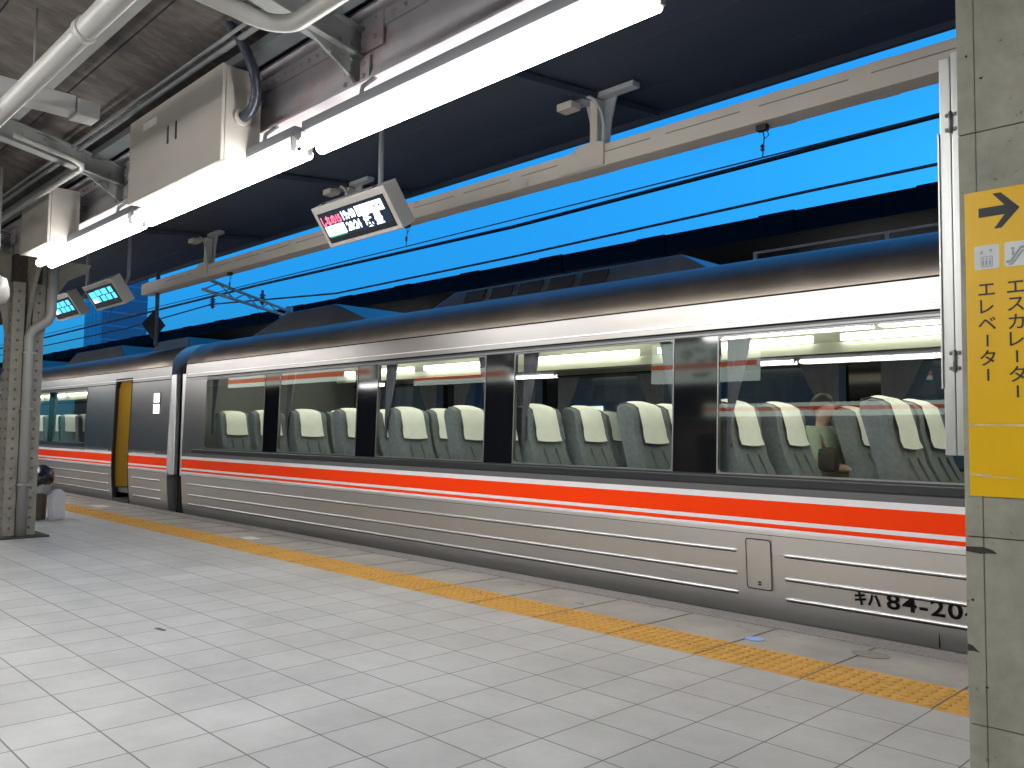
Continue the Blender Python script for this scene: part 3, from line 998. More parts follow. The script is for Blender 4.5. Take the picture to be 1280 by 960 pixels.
# white emissive panels on a black backing
ds = MB()
ds.box(-13.04, -12.80, sy(1.5) - .006, sy(1.5) + .02, 1.385, 1.72); dsp = ds.build("white_panel_back", "screen_black", far)
b = MB(); b.box(-13.03, -12.81, sy(1.6) - .0095, sy(1.6) - .0055, 1.57, 1.71); b.box(-13.03, -12.81, sy(1.45) - .0105, sy(1.45) - .0065, 1.40, 1.545); b.build("lit_panel", "emissive_white", dsp)
b = MB(); b.box(FX1 - .012, FX1 + .16, SIDE + .03, SIDE + .10, .50, 1.97, bev=.012); b.build("end_fairing", "stainless_bead", far)
cowl(-19.5, -16.0, SIDE + .62, SIDE + 2.2, 2.46, 2.74, .5, "roof_cowling", far)
cowl(-15.2, -13.4, SIDE + .70, SIDE + 2.1, 2.46, 2.70, .3, "roof_cowling", far)
cowl(-26.5, -21.0, SIDE + .62, SIDE + 2.2, 2.46, 2.72, .5, "roof_cowling", far)
b = MB(); b.box(FX0 + .6, FX1 - .6, SIDE + .35, SIDE + WID - .35, -.62, -.1); b.build("underframe", "rubber_black", far)

# ------------------------------------------------------------------ passengers
def person(loc, shirt, label, facing=1, bag=False):
    """seated figure facing +x (facing=1): joints in metres from the seat base on the floor"""
    J = {"pelvis": (0, 0, .50), "waist": (-.03, 0, .68), "chest": (-.06, 0, .90), "neck": (-.05, 0, 1.06), "throat": (-.04, 0, 1.12), "head": (-.02, 0, 1.20), "crown": (-.02, 0, 1.27),
         "sl": (-.06, .17, 1.00), "el": (.04, .23, .74), "wl": (.26, .12, .70), "hl": (.33, .08, .71),
         "sr": (-.06, -.17, 1.00), "er": (.04, -.23, .74), "wr": (.26, -.12, .70), "hr": (.33, -.08, .71),
         "tl": (.06, .09, .50), "kl": (.44, .12, .50), "al": (.46, .11, .10), "fl": (.60, .12, .05),
         "tr": (.06, -.09, .50), "kr": (.44, -.12, .50), "ar": (.46, -.11, .10), "fr": (.60, -.12, .05)}
    rad = {"pelvis": .15, "waist": .125, "chest": .14, "neck": .065, "throat": .055, "head": .10, "crown": .085, "sl": .065, "sr": .065, "el": .042, "er": .042, "wl": .03, "wr": .03, "hl": .035, "hr": .035,
           "tl": .085, "tr": .085, "kl": .06, "kr": .06, "al": .04, "ar": .04, "fl": .04, "fr": .04}
    E = [("pelvis", "waist"), ("waist", "chest"), ("chest", "neck"), ("neck", "throat"), ("throat", "head"), ("head", "crown"), ("chest", "sl"), ("sl", "el"), ("el", "wl"), ("wl", "hl"),
         ("chest", "sr"), ("sr", "er"), ("er", "wr"), ("wr", "hr"), ("pelvis", "tl"), ("tl", "kl"), ("kl", "al"), ("al", "fl"), ("pelvis", "tr"), ("tr", "kr"), ("kr", "ar"), ("ar", "fr")]
    def grow(names, edges, scale, name, m, parent):
        idx = {n: i for i, n in enumerate(names)}
        me = bpy.data.meshes.new(name)
        me.from_pydata([(J[n][0] * facing, J[n][1], J[n][2]) for n in names], [(idx[a], idx[c]) for a, c in edges], [])
        ob = bpy.data.objects.new(name, me); COL.objects.link(ob)
        sk = ob.modifiers.new("skin", 'SKIN')
        for i, n in enumerate(names):
            r_ = rad[n] * scale
            me.skin_vertices[0].data[i].radius = (r_, r_ * (1.15 if n in ("chest", "waist", "pelvis") else 1))
        me.skin_vertices[0].data[0].use_root = True
        sb = ob.modifiers.new("sub", 'SUBSURF'); sb.levels = 2; sb.render_levels = 2
        dg = bpy.context.evaluated_depsgraph_get()
        nm = bpy.data.meshes.new_from_object(ob.evaluated_get(dg))
        bpy.data.objects.remove(ob)
        nm.materials.clear(); nm.materials.append(MATS[m])
        for p_ in nm.polygons: p_.use_smooth = True
        o_ = bpy.data.objects.new(name, nm); COL.objects.link(o_)
        o_.parent = parent
        return o_
    body = grow(list(J), E, 1.0, "person", "skin", None)
    body.location = loc
    tag(body, label, "person")
    grow(["chest", "waist", "pelvis", "neck", "sl", "el", "sr", "er"], [("pelvis", "waist"), ("waist", "chest"), ("chest", "neck"), ("chest", "sl"), ("sl", "el"), ("chest", "sr"), ("sr", "er")], 1.13, "shirt", shirt, body)
    grow(["pelvis", "tl", "kl", "al", "tr", "kr", "ar"], [("pelvis", "tl"), ("tl", "kl"), ("kl", "al"), ("pelvis", "tr"), ("tr", "kr"), ("kr", "ar")], 1.14, "trousers", "trousers_khaki", body)
    hm = MB()
    c0 = Vector((-.035 * facing, 0, 1.235))
    n, rr = 14, 7
    rows = []
    for a in range(rr + 1):
        t = a / rr * 1.75
        rows.append([hm.bm.verts.new(c0 + (Matrix.Rotation(-.55 * facing, 3, "Y") @ Vector((math.sin(t) * math.cos(2 * math.pi * k / n) * .112, math.sin(t) * math.sin(2 * math.pi * k / n) * .104, math.cos(t) * .112)))) for k in range(n)])
    for p_, q_ in zip(rows, rows[1:]):
        for k in range(n):
            f = hm.bm.faces.new((p_[k], p_[(k + 1) % n], q_[(k + 1) % n], q_[k])); f.smooth = True
    bmesh.ops.remove_doubles(hm.bm, verts=hm.bm.verts, dist=.0005)
    hm.bm.normal_update()
    me = bpy.data.meshes.new("hair"); hm.bm.to_mesh(me); hm.bm.free(); me.materials.append(MATS["hair_black"])
    ho = bpy.data.objects.new("hair", me); COL.objects.link(ho); ho.parent = body
    ft = MB()
    for s_ in (-1, 1):
        ft.lathe((.066 * facing, s_ * .032, 1.20), [(.004, 0), (.010, .006), (.004, .016)], axis='X', n=8)
    me = bpy.data.meshes.new("eyes"); ft.bm.to_mesh(me); ft.bm.free(); me.materials.append(MATS["hair_black"])
    eo = bpy.data.objects.new("eyes", me); COL.objects.link(eo); eo.parent = body
    return body
person((-3.28, 7.02, FLOOR_Z), "shirt_green", "seated passenger in a pale green shirt seen through the right train window", 1)
bb = MB(); bb.box(-3.24, -3.08, 6.72, 6.84, .88, 1.08, bev=.05); tag(bb.build("shoulder_bag", "bag_brown"), "dark brown bag held beside the passenger in the green shirt", "bag")
person((-17.2, 5.85, FLOOR_Z), "shirt_white", "passenger in a white shirt seated in the far car, seen beside the left column", 1)

# ------------------------------------------------------------------ canopy
GY = 2.60          # girder line
cano = thing("station_canopy", "riveted steel platform canopy with dark roof and grey girder above the lamps", "canopy", (-5.2, GY, 3.0))
# roof over the track side, rising outwards
b = MB()
def rt(y_): return 3.50 + (y_ - 2.72) * .105
ys_ = [2.40, 3.3, 4.2, 5.0, 5.58]
for y0, y1 in zip(ys_, ys_[1:]):
    b.hexa([(XA, y0, rt(y0)), (XB, y0, rt(y0)), (XB, y1 - .004, rt(y1)), (XA, y1 - .004, rt(y1))],
           [(XA, y0, rt(y0) + .04), (XB, y0, rt(y0) + .04), (XB, y1 - .004, rt(y1) + .04), (XA, y1 - .004, rt(y1) + .04)], "roof_dark")
b.box(XA, XB, 5.58, 5.62, 3.755, 3.90, "roof_dark")
b.build("roof_panel", None, cano)
# roof on the near side: rises away from the girder in boards
b = MB()
SL = 0.20
def rz(y_): return 3.475 + (2.5 - y_) * SL
yy = 2.48
while yy > -2.4:
    y2 = yy - .61
    b.hexa([(XA, yy, rz(yy)), (XB, yy, rz(yy)), (XB, y2 + .012, rz(y2)), (XA, y2 + .012, rz(y2))],
           [(XA, yy, rz(yy) + .03), (XB, yy, rz(yy) + .03), (XB, y2 + .012, rz(y2) + .03), (XA, y2 + .012, rz(y2) + .03)])
    yy = y2
b.box(XA, XB, -4.8, -2.4, 4.45, 4.48)
b.build("ceiling", "ceiling_board", cano)
# purlins along the roof
for yv, w_ in ((1.72, .03), (0.75, .03), (-.3, .03)):
    b = MB(); b.box(XA, XB, yv - w_, yv + w_, rz(yv) - .075, rz(yv) - .003); b.build("purlin", "rafter_paint", cano)
# girder: riveted plate with angle flanges
g = MB()
g.box(XA, XB, GY - .012, GY + .012, 3.03, 3.46)
for y0, y1 in ((GY - .10, GY - .012), (GY + .012, GY + .10)):
    g.box(XA, XB, y0, y1, 3.03, 3.045)
    g.box(XA, XB, y0, y1, 3.43, 3.445)
for z0_, z1_ in ((3.045, 3.125), (3.345, 3.43)):
    g.box(XA, XB, GY - .024, GY - .012, z0_, z1_)
x = -14.0
while x < 0.5:
    g.dome((x, GY - .024, 3.385), .017, .017, (0, -1, 0), n=8)
    g.dome((x, GY - .024, 3.085), .013, .012, (0, -1, 0), n=8)
    x += .095
girder = g.build("girder", "girder_paint", cano)
for xx in (-10.88, -7.37, -3.86, -.35):
    p = MB()
    p.box(xx + .02, xx + .22, GY - .034, GY - .0241, 3.24, 3.43)
    p.box(xx - .20, xx + .10, GY - .034, GY - .0241, 3.07, 3.22)
    for px, pz in ((.06, 3.40), (.15, 3.40), (.06, 3.30), (.15, 3.30), (-.13, 3.18), (-.04, 3.18), (-.13, 3.11), (-.04, 3.11), (.05, 3.18), (.05, 3.11)):
        p.dome((xx + px, GY - .034, pz), .017, .016, (0, -1, 0), n=8)
    p.build("splice_plate", "girder_paint", girder)
# rafters from girder up along the near roof
for xx in (-14.39, -10.88, -7.37, -3.86, -.35):
    r = MB()
    ya, yb = GY - .03, -2.2
    def rl(y_, dz): return rz(y_) - dz
    for (d0, d1, hw) in ((.085, .097, .05), (.085, .24, .008), (.24, .252, .055)):
        r.hexa([(xx - hw, ya, rl(ya, d1)), (xx + hw, ya, rl(ya, d1)), (xx + hw, yb, rl(yb, d1)), (xx - hw, yb, rl(yb, d1))],
               [(xx - hw, ya, rl(ya, d0)), (xx + hw, ya, rl(ya, d0)), (xx + hw, yb, rl(yb, d0)), (xx - hw, yb, rl(yb, d0))])
    r.hexa([(xx - .01, ya, 3.07), (xx + .01, ya, 3.07), (xx + .01, ya - .35, rl(ya - .35, .25)), (xx - .01, ya - .35, rl(ya - .35, .25))],
           [(xx - .01, ya, 3.30), (xx + .01, ya, 3.30), (xx + .01, ya - .35, rl(ya - .35, .1)), (xx - .01, ya - .35, rl(ya - .35, .1))])
    for k in range(5):
        r.dome((xx + .01, ya - .06 - (k % 3) * .07, 3.20 + (k // 3) * .09), .014, .012, (1, 0, 0))
        r.dome((xx + .008, ya - .3 - k * .16, rl(ya - .3 - k * .16, .14)), .012, .010, (1, 0, 0))
    r.build("rafter", "rafter_paint", cano)
# outriggers over the track side (dim, overhead)
for xx in (-10.53, -7.26, -3.98, -.7):
    r = MB()
    r.hexa([(xx - .03, GY + .03, 3.42), (xx + .03, GY + .03, 3.42), (xx + .03, 5.5, 3.74), (xx - .03, 5.5, 3.74)], [(xx - .04, GY + .03, 3.47), (xx + .04, GY + .03, 3.47), (xx + .04, 5.5, 3.78), (xx - .04, 5.5, 3.78)])
    r.build("outrigger", "roof_dark", cano)
# cable tray beside the girder top
b = MB()
b.box(XA, XB, 2.30, 2.42, 3.40, 3.415); b.box(XA, XB, 2.30, 2.306, 3.415, 3.455); b.box(XA, XB, 2.414, 2.42, 3.415, 3.455)
b.tube([(XA, 2.20, 3.44), (XB, 2.20, 3.44)], .018, n=8); b.tube([(XA, 2.15, 3.455), (XB, 2.15, 3.455)], .012, n=8)
b.build("cable_tray", "tray_dark", cano)

# pipes
b = MB(); b.tube([(-20, 1.235, 3.0), (3, 1.235, 3.0)], .052, n=16)
for xx in (-12.1, -8.1, -4.1): b.lathe((xx, 1.235, 3.0), [(.060, -.03), (.060, .03)], axis='X', n=16)
tag(b.build("drain_pipe", "pipe_white"), "thick white drain pipe running straight along the ceiling at the top left corner", "pipe")
b = MB()
arc = [(-3.43 , 0.2, 3.12), (-3.43, 1.72, 3.0)] + [(-3.43 + .13 - .13 * math.cos(a), 1.75 + .13 * math.sin(a), 3.0) for a in [math.pi / 2 * k / 6 for k in range(1, 7)]] + [(2.5, 1.88, 3.0)]
b.tube(arc, .040, n=14)
tag(b.build("drain_pipe", "pipe_white"), "white pipe with a rounded elbow at the top edge above the girder", "pipe")
b = MB()
b.tube([(-3.20, 0.4, 3.14), (-3.20, 1.46, 3.05), (-3.18, 1.53, 3.05), (-3.10, 1.56, 3.05), (2.0, 1.58, 3.05)], .026, n=12)
tag(b.build("drain_pipe", "pipe_white"), "thinner white pipe running inside the curve of the elbow pipe", "pipe")
b = MB()
b.tube([(-6.9, 1.62, 3.30), (-6.9, 2.02, 3.22), (-6.94, 2.10, 3.20), (-7.05, 2.13, 3.20), (-12, 2.13, 3.2)], .022, n=10)
tag(b.build("conduit_pipe", "pipe_white"), "thin white conduit bending along the rafter behind the large grey cabinet", "pipe")

# overhead cross fixture, unlit body with a bright end
t = thing("light_fixture", "flat white overhead fixture reaching across below the ceiling at upper left", "light fixture", (-5.55, 1.2, 3.16))
b = MB(); b.box(-5.66, -5.50, .3, 1.62, 3.10, 3.20, bev=.01); b.build("housing", "lamp_white", t)
b = MB(); b.box(-5.66, -5.50, 1.625, 1.76, 3.085, 3.19, bev=.01); b.build("end_cap", "lamp_white", t)
b = MB()
for y_ in (.6, 1.4): b.tube([(-5.58, y_, 3.2), (-5.58, y_, rz(y_))], .008, n=6)
b.build("hanger", "rafter_paint", t)

# electrical cabinets hung on the girder
def cabinet(x0, x1, y0, y1, z0, z1, label, slots):
    t = thing("electrical_cabinet", label, "cabinet", ((x0 + x1) / 2, (y0 + y1) / 2, z0), "grey cabinets hung beside the girder")
    b = MB(); b.box(x0, x1, y0 + .025, y1, z0, z1, bev=.006); b.build("case", "cabinet_paint", t)
    b = MB(); b.box(x0 - .006, x1 + .004, y0, y0 + .022, z0 - .004, z1 + .004, bev=.005)
    d = b.build("door", "cabinet_paint", t)
    if slots:
        for sx_ in slots:
            b = MB(); b.box(sx_, sx_ + .022, y0 - .004, y0 + .001, z0 + .28, z0 + .40); b.build("handle", "conduit_dark", d)
        b = MB(); b.box(x0 + .25, x0 + .48, y0 - .003, y0 + .001, z1 - .115, z1 - .065); b.build("name_plate", "cabinet_label", d)
    for xx in (x0 + .2, x1 - .2):
        b = MB(); b.box(xx - .02, xx + .02, y1, GY - .03, z1 - .12, z1 - .08); b.build("mounting_bracket", "rafter_paint", t)
    return t
cab = cabinet(-6.22, -4.757, 2.20, 2.455, 2.775, 3.36, "large pale grey cabinet hung in front of the girder, fed by a black hose", (-5.55, -5.42))
b = MB(); b.lathe((-4.757, 2.33, 3.06), [(.055, 0), (.055, .02), (.046, .022)], axis='X', n=18); b.build("hose_collar", "cabinet_paint", cab)
cabinet(-8.95, -8.12, 2.20, 2.46, 2.80, 3.30, "smaller grey cabinet at far left, hung above the left end of the lamp row", ())
b = MB()
hp = [(-4.735, 2.33, 3.06), (-4.64, 2.33, 3.07), (-4.56, 2.32, 3.14), (-4.52, 2.28, 3.26), (-4.55, 2.22, 3.42), (-4.62, 2.17, 3.54), (-4.64, 2.13, 3.62)]
sm = []
for i in range(len(hp) - 1):
    p0, p1, p2, p3 = [Vector(hp[max(0, min(len(hp) - 1, i + k))]) for k in (-1, 0, 1, 2)]
    for s_ in range(8):
        u = s_ / 8
        sm.append(.5 * ((2 * p1) + (p2 - p0) * u + (2 * p0 - 5 * p1 + 4 * p2 - p3) * u * u + (3 * p1 - p0 - 3 * p2 + p3) * u ** 3))
sm.append(Vector(hp[-1]))
b.tube(sm, [.030 + .0025 * (k % 2) for k in range(len(sm))], n=12)
tag(b.build("cable_hose", "conduit_dark"), "black corrugated hose curving from the ceiling into the large grey cabinet", "hose")

# ------------------------------------------------------------------ fluorescent lamps
def make_lamp(loc, label, group):
    L2 = 1.175
    t = thing("fluorescent_lamp", label, "lamp", loc, group)
    x, y, z = loc
    b = MB()
    b.prism([(-.055, .13), (.055, .13), (.055, .075), (.03, .05), (-.03, .05), (-.055, .075)], (x - L2, y, z), Y, Z, X, 2 * L2)
    b.build("reflector", "lamp_body", t)
    for s_ in (-1, 1):
        b = MB(); b.tube([(x - L2 + .022, y + s_ * .052, z), (x - L2 + .03, y + s_ * .052, z), (x + L2 - .03, y + s_ * .052, z), (x + L2 - .022, y + s_ * .052, z)], [.022, .034, .034, .022], n=14); b.build("tube", "fluorescent", t)
        for e in (-1, 1):
            b = MB(); b.box(x + e * (L2 - .012) - .009, x + e * (L2 - .012) + .009, y + s_ * .052 - .016, y + s_ * .052 + .016, z - .016, z + .07, bev=.004); b.build("socket", "display_case_dark", t)
    b = MB()
    pass
    b.bm.free()
    for e in (-.7, .7):
        b = MB(); b.tube([(x + e, y, z + .12), (x + e, y + .02, 2.96), (x + e, y + .10, 3.035)], .012, n=8); b.build("hanger", "bracket_paint", t)
    return t
LY, LZ = 2.42, 2.745
g1 = "fluorescent lamps in the row under the girder"
lamp = make_lamp((-2.93, LY, LZ), "longest looking white fluorescent lamp, overhead at the right end of the row", g1)
dup(lamp, (-5.36, LY, LZ), "white fluorescent lamp in the middle of the row, just below the large grey cabinet")
dup(lamp, (-7.79, LY, LZ), "farthest fluorescent lamp of the row, above the two small blue displays")
for xx, lb in ((-13.0, "lit fluorescent lamp of the next bay, past the left riveted column"), (-15.4, "second lit fluorescent lamp past the left riveted column"), (-17.8, "third lit fluorescent lamp past the left riveted column"),
               (-22.6, "fourth lit fluorescent lamp past the left riveted column"), (-25.0, "fifth lit fluorescent lamp past the left riveted column"), (1.9, "lit fluorescent lamp behind the right column, outside the frame"), (4.3, "second lit fluorescent lamp past the right column, outside the frame")):
    dup(lamp, (xx, LY, LZ), lb)
names = ["nearest", "second", "third", "fourth", "fifth", "sixth", "seventh", "eighth"]
for k, xx in enumerate((1.9, -2.9, -5.3, -7.7, -13.0, -15.4, -17.8)):
    o = dup(lamp, (xx, -2.6, LZ), names[k] + " lamp of the far row, mirrored as a streak in the windows")
    o["group"] = "lamps mirrored in the train windows"
for k, xx in enumerate((-5.3, -2.9, 1.9)):  # the right lamp is added to light the column face
    o = dup(lamp, (xx, .2, LZ), ("left", "middle", "right")[k] + " lamp of the centre row above the camera: two mirrored in the right window, the right one added")
    o["group"] = "lamps above the camera"
b = MB(); b.box(XA, XB, -2.66, -2.54, 3.03, 3.40); tag(b.build("steel_girder", "girder_paint"), "grey girder carrying the lamps of the other platform side, behind the camera", "girder")

# ------------------------------------------------------------------ cable beam at the platform edge with hangers
beam = thing("cable_beam", "long beige steel cable beam hung along the platform edge below the roof", "beam", (-5.2, 4.76, 3.1))
b = MB()
BX0, BX1 = -12.6, 4.0
b.box(BX0, BX1, 4.70, 4.86, 3.125, 3.285, bev=.004)
b.build("trunking", "beam_paint", beam)
b = MB()
x = BX1 - .4
k = 0
while x > BX0 + 1:
    b.box(x - .62, x - .05, 4.697, 4.701, 3.222, 3.229)
    x -= .70
    k += 1
b.build("cover_seam", "joint_dark", beam)
for xx in (-2.5, -1.88, -6.2, -9.2):
    b = MB(); b.box(xx - .06, xx + .06, 4.6985, 4.8615, 3.1235, 3.2865); b.build("joint_sleeve", "beam_paint", beam)
for xx in (-10.53, -7.26, -3.98, -.7):
    b = MB()
    b.prism([(-.33, 3.13), (.12, 3.13), (.12, 3.30), (.05, 3.318), (-.12, 3.318), (-.22, 3.26), (-.33, 3.22)], (xx, 4.685, 0), X, Z, Y, .19)
    b.build("saddle", "beam_paint", beam)
    h = MB()
    h.prism([(-.075, 3.305), (.075, 3.305), (.10, 3.50), (.155, 3.70), (-.155, 3.70), (-.10, 3.50)], (xx, 4.80, 0), X, Z, Y, .014)
    h.build("hanger_plate", "bracket_paint", beam)
    h = MB(); h.box(xx - .036, xx + .036, 4.715, 4.795, 3.306, 3.655, bev=.006); h.build("hanger_post", "beam_paint", beam)
    h = MB()
    h.tube([(xx + .10, 4.71, 3.30), (xx + .12, 4.69, 3.42), (xx + .115, 4.67, 3.52), (xx + .07, 4.65, 3.61), (xx - .01, 4.62, 3.665), (xx - .10, 4.55, 3.68)], .014, n=8)
    h.build("conduit", "bracket_paint", beam)
    c = MB()
    c.box(xx - .36, xx + .36, 4.72, 4.80, 3.662, 3.70)
    c.build("cross_arm", "bracket_paint", beam)
    c = MB(); c.box(xx - .27, xx - .12, 4.60, 4.71, 3.60, 3.655, bev=.008); c.build("junction_box", "beam_paint", beam)
# small insulator droppers under the beam and the thin wire they carry
for xx in (-2.63, -6.30, -9.9, -14.0, -1.0, 2.6):
    t = thing("wire_dropper", {-2.63: "small dropper with an insulator hanging below the beam near the right column", -6.30: "small dropper hanging below the beam just right of the nearest display"}.get(xx, "small dropper hanging below the beam at x"), "insulator", (xx, 4.76, 2.9), "droppers below the cable beam")
    t["label"] = {-2.63: "wire dropper below the beam, nearest to the right column", -6.30: "wire dropper below the beam, just right of the nearest display", -9.9: "wire dropper below the beam, left of the nearest display",
                  -14.0: "wire dropper at the far left end of the beam", -1.0: "wire dropper hidden behind the right column", 2.6: "wire dropper beyond the right column, outside the frame"}[xx]
    b = MB(); b.tube([(xx, 4.76, 3.10), (xx + .012, 4.76, 3.04), (xx, 4.76, 2.915)], .004, n=6)
    b.tube([(xx + .03, 4.76, 3.085), (xx + .045, 4.76, 3.05), (xx + .01, 4.76, 3.03)], .003, n=6); b.build("rod", "wire_black", t)
    b = MB(); b.box(xx - .035, xx + .035, 4.735, 4.785, 3.085, 3.125, bev=.006)
    b.build("clamp", "wire_black", t)
    b = MB(); b.lathe((xx, 4.76, 2.955), [(.006, 0), (.016, .012), (.007, .02), (.016, .032), (.006, .045)], n=10); b.build("insulator", "insulator", t)
def wire(pts, r, label, name="overhead_wire"):
    b = MB()
    out = []
    for p, q in zip(pts, pts[1:]):
        p, q = Vector(p), Vector(q)
        for k in range(8): out.append(p.lerp(q, k / 8) + Vector((0, 0, -4 * (p.z * 0 + .0) )))
    out.append(Vector(pts[-1]))
    b.tube(out, r, n=8)
    return tag(b.build(name, "wire_black"), label, "wire", "wires above the train")
wire([(-40, 4.76, 2.93), (-14.0, 4.76, 2.915), (-6.3, 4.76, 2.905), (-2.63, 4.76, 2.915), (2.6, 4.76, 2.92), (12, 4.76, 2.93)], .0055, "thinnest overhead wire, hung from droppers close below the beige beam")
wire([(-60, 6.55, 3.42), (-18, 6.55, 3.505), (-12.6, 6.55, 3.522), (-6.7, 6.55, 3.486), (-2.2, 6.55, 3.565), (12, 6.55, 3.60)], .021, "thick dark overhead wire, the middle one of the three across the blue sky")
wire([(-60, 6.55, 3.30), (-18.2, 6.55, 3.276), (-14.3, 6.55, 3.38), (-10.3, 6.55, 3.13), (-6.7, 6.55, 3.145), (-3.2, 6.55, 3.197), (-2.2, 6.55, 3.20), (12, 6.55, 3.25)], .013, "lowest dark overhead wire, just above the far roof line")
# insulators and a diagonal bracket at the far end
for k, (px, pz) in enumerate(((-14.25, 3.46), (-12.45, 3.34))):
    b = MB()
    b.lathe((px, 6.55, pz - .16), [(.02, 0), (.02, .03), (.055, .04), (.02, .06), (.055, .08), (.02, .10), (.055, .12), (.02, .14), (.055, .16), (.02, .18), (.02, .24)], n=10)
    tag(b.build("line_insulator", "insulator"), ("ribbed insulator on the wires, the left one beside the diamond board", "ribbed insulator on the wires, just left of the diagonal bracket")[k], "insulator", "ribbed insulators on the wires")
t = thing("bracket_arm", "diagonal grey lattice bracket reaching from the beam over the train roof", "bracket", (-11.0, 5.0, 3.2))
b = MB()
pa, pb_ = Vector((-10.9, 4.87, 3.20)), Vector((-13.0, 7.35, 3.22))
dr = (pb_ - pa).normalized()
for dz in (0, -.16):
    b.tube([pa + Vector((0, 0, dz)), pb_ + Vector((0, 0, dz * .6))], .024, n=8)
for k in range(7):
    u0, u1 = pa.lerp(pb_, k / 7), pa.lerp(pb_, (k + 1) / 7)
    b.tube([u0 + Vector((0, 0, 0 if k % 2 else -.16)), u1 + Vector((0, 0, -.12 if k % 2 else 0))], .010, n=6)
b.build("lattice", "bracket_paint", t)
b = MB(); b.tube([(-13.0, 7.35, -.9), (-13.0, 7.35, 3.3)], .06, n=10); b.build("post", "bracket_paint", t)

# diamond board hung from the roof edge
t = thing("diamond_signal", "black diamond shaped board on a vertical pole, hung at the far end of the beam", "signal", (-12.3, 4.75, 2.4))
b = MB(); b.tube([(-12.25, 4.80, 2.36), (-12.25, 4.80, 3.44)], .030, n=10); b.build("pole", "signal_pole", t)
b = MB()
rr = .26
c = Vector((-12.25, 4.76, 2.665))
ux = Vector((.30, .954, 0)).normalized()
b.prism([(-rr * .62, 0), (0, -rr * .82), (rr * .62, 0), (0, rr * .82)], c, ux, Z, Vector((-.954, .30, 0)), .012)
b.build("board", "signal_black", t)

# ------------------------------------------------------------------ departure displays
def display(x0, lit, label):
    W, H, TILT, D = .95, .33, R(34.6), .13
    ax = X
    ay = Vector((0, -math.sin(TILT), math.cos(TILT)))          # up the face
    az = ax.cross(ay)                                         # towards the viewer
    TL = Vector((x0, 3.4, 2.884))
    P = lambda u, v, w: TL + ax * (u * W) - ay * (v * H) + az * w
    t = thing("departure_display", label, "display", P(.5, 1, 0), "hanging departure displays")
    b = MB()
    c = P(.5, .5, -D / 2 - .002)
    b.obox(c, ax, ay, az, W / 2, H / 2, D / 2, "display_case", bev=.006)
    b.build("case", None, t)
    b = MB(); b.obox(P(.5, .535, -.0015), ax, ay, az, W / 2 - .045, H / 2 - .042, .0025); sc_ = b.build("screen", "screen_black", t)
    s = MB()
    if lit == "white":
        s.obox(P(.73, .36, .0030), ax, ay, az, .165, .040, .001, "screen_white")
        s.obox(P(.17, .36, .0030), ax, ay, az, .10, .036, .001, "screen_red") if False else None
        s.text("しなの15", .082, P(.205, .37, .003), ax, ay, "screen_red", sx=.82, bold=.0035)
        s.text("19:40", .092, P(.45, .36, .003), ax, ay, "screen_white", sx=.88, bold=.0035)
        s.obox(P(.205, .62, .0030), ax, ay, az, .125, .040, .001, "screen_white")
        s.obox(P(.205, .755, .0030), ax, ay, az, .115, .006, .001, "screen_green")
        s.text("20:24", .092, P(.46, .625, .003), ax, ay, "screen_white", sx=.88, bold=.0035)
        s.text("武 豊", .10, P(.72, .625, .003), ax, ay, "screen_white", bold=.003)
        s.obox(P(.5, .5, .0018), ax, ay, az, W / 2 - .06, .098, .0004, "screen_dim")
        for u in (.80, .86): s.obox(P(u, .36, .0042), ax, ay, az, .009, .009, .0006, "screen_black")
    else:
        for (u0, u1, v) in ((.10, .30, .38), (.33, .48, .36), (.52, .70, .36), (.76, .88, .36), (.10, .36, .60), (.42, .56, .60), (.60, .74, .60), (.80, .90, .60)):
            s.obox(P((u0 + u1) / 2, v, .003), ax, ay, az, (u1 - u0) * W / 2, .034, .001, "screen_cyan")
        s.obox(P(.2, .63, .0042), ax, ay, az, .07, .022, .0006, "screen_white")
    s.build("lettering", None, sc_)
    q = P(.32, .4, -D + .02)
    b = MB(); b.tube([q, Vector((q.x, 3.78, 2.90)), Vector((q.x, 3.84, 3.05)), Vector((q.x, 3.84, 3.62))], .022, n=8); b.build("arm", "bracket_paint", t)
    b = MB()
    for u in (.15, .85): b.obox(P(u, -.012, -.03), ax, ay, az, .014, .010, .02)
    b.build("lug", "frame_alu", t)
    return t
display(-5.735, "white", "nearest departure display, showing 19:40 and 20:24 in bright white figures")
display(-11.03, "cyan", "middle departure display with a glowing blue screen, left of the diamond board")
display(-12.54, "cyan", "farthest departure display with a blue screen, partly behind the left column bracket")

# ------------------------------------------------------------------ right column with yellow sign and steel trough
KX0, KX1, KY0, KY1 = -.765, -.465, 2.44, 2.76
colm = thing("steel_column", "grey green rust spotted steel column at the right edge, carrying the yellow sign", "column", ((KX0 + KX1) / 2, (KY0 + KY1) / 2, 0), "canopy columns")
b = MB()
b.box(KX0 + .006, KX1 - .006, KY0 + .006, KY1, 0, 3.03, "rust_dark")
cuts = [0.0, .42, .905, 1.985, 3.03]
xsplit = -.7215
for z0_, z1_ in zip(cuts, cuts[1:]):
    b.box(KX0, xsplit - .0007, KY0, KY0 + .012, z0_ + .0014, z1_ - .0014, "column_paint", bev=.002)
    b.box(xsplit + .0007, KX1, KY0 + .002, KY0 + .012, z0_ + .0014, z1_ - .0014, "column_paint", bev=.002)
    b.box(KX0, KX0 + .012, KY0 + .013, KY1, z0_ + .0014, z1_ - .0014, "column_paint")
    b.box(KX1 - .012, KX1, KY0 + .013, KY1, z0_ + .0014, z1_ - .0014, "column_paint")
b.box(KX0 + .006, KX1 - .006, KY1, KY1 + .006, 0, 3.03, "column_paint")
b.build("shaft", None, colm)
b = MB()      # flaking dark rust patch under the sign
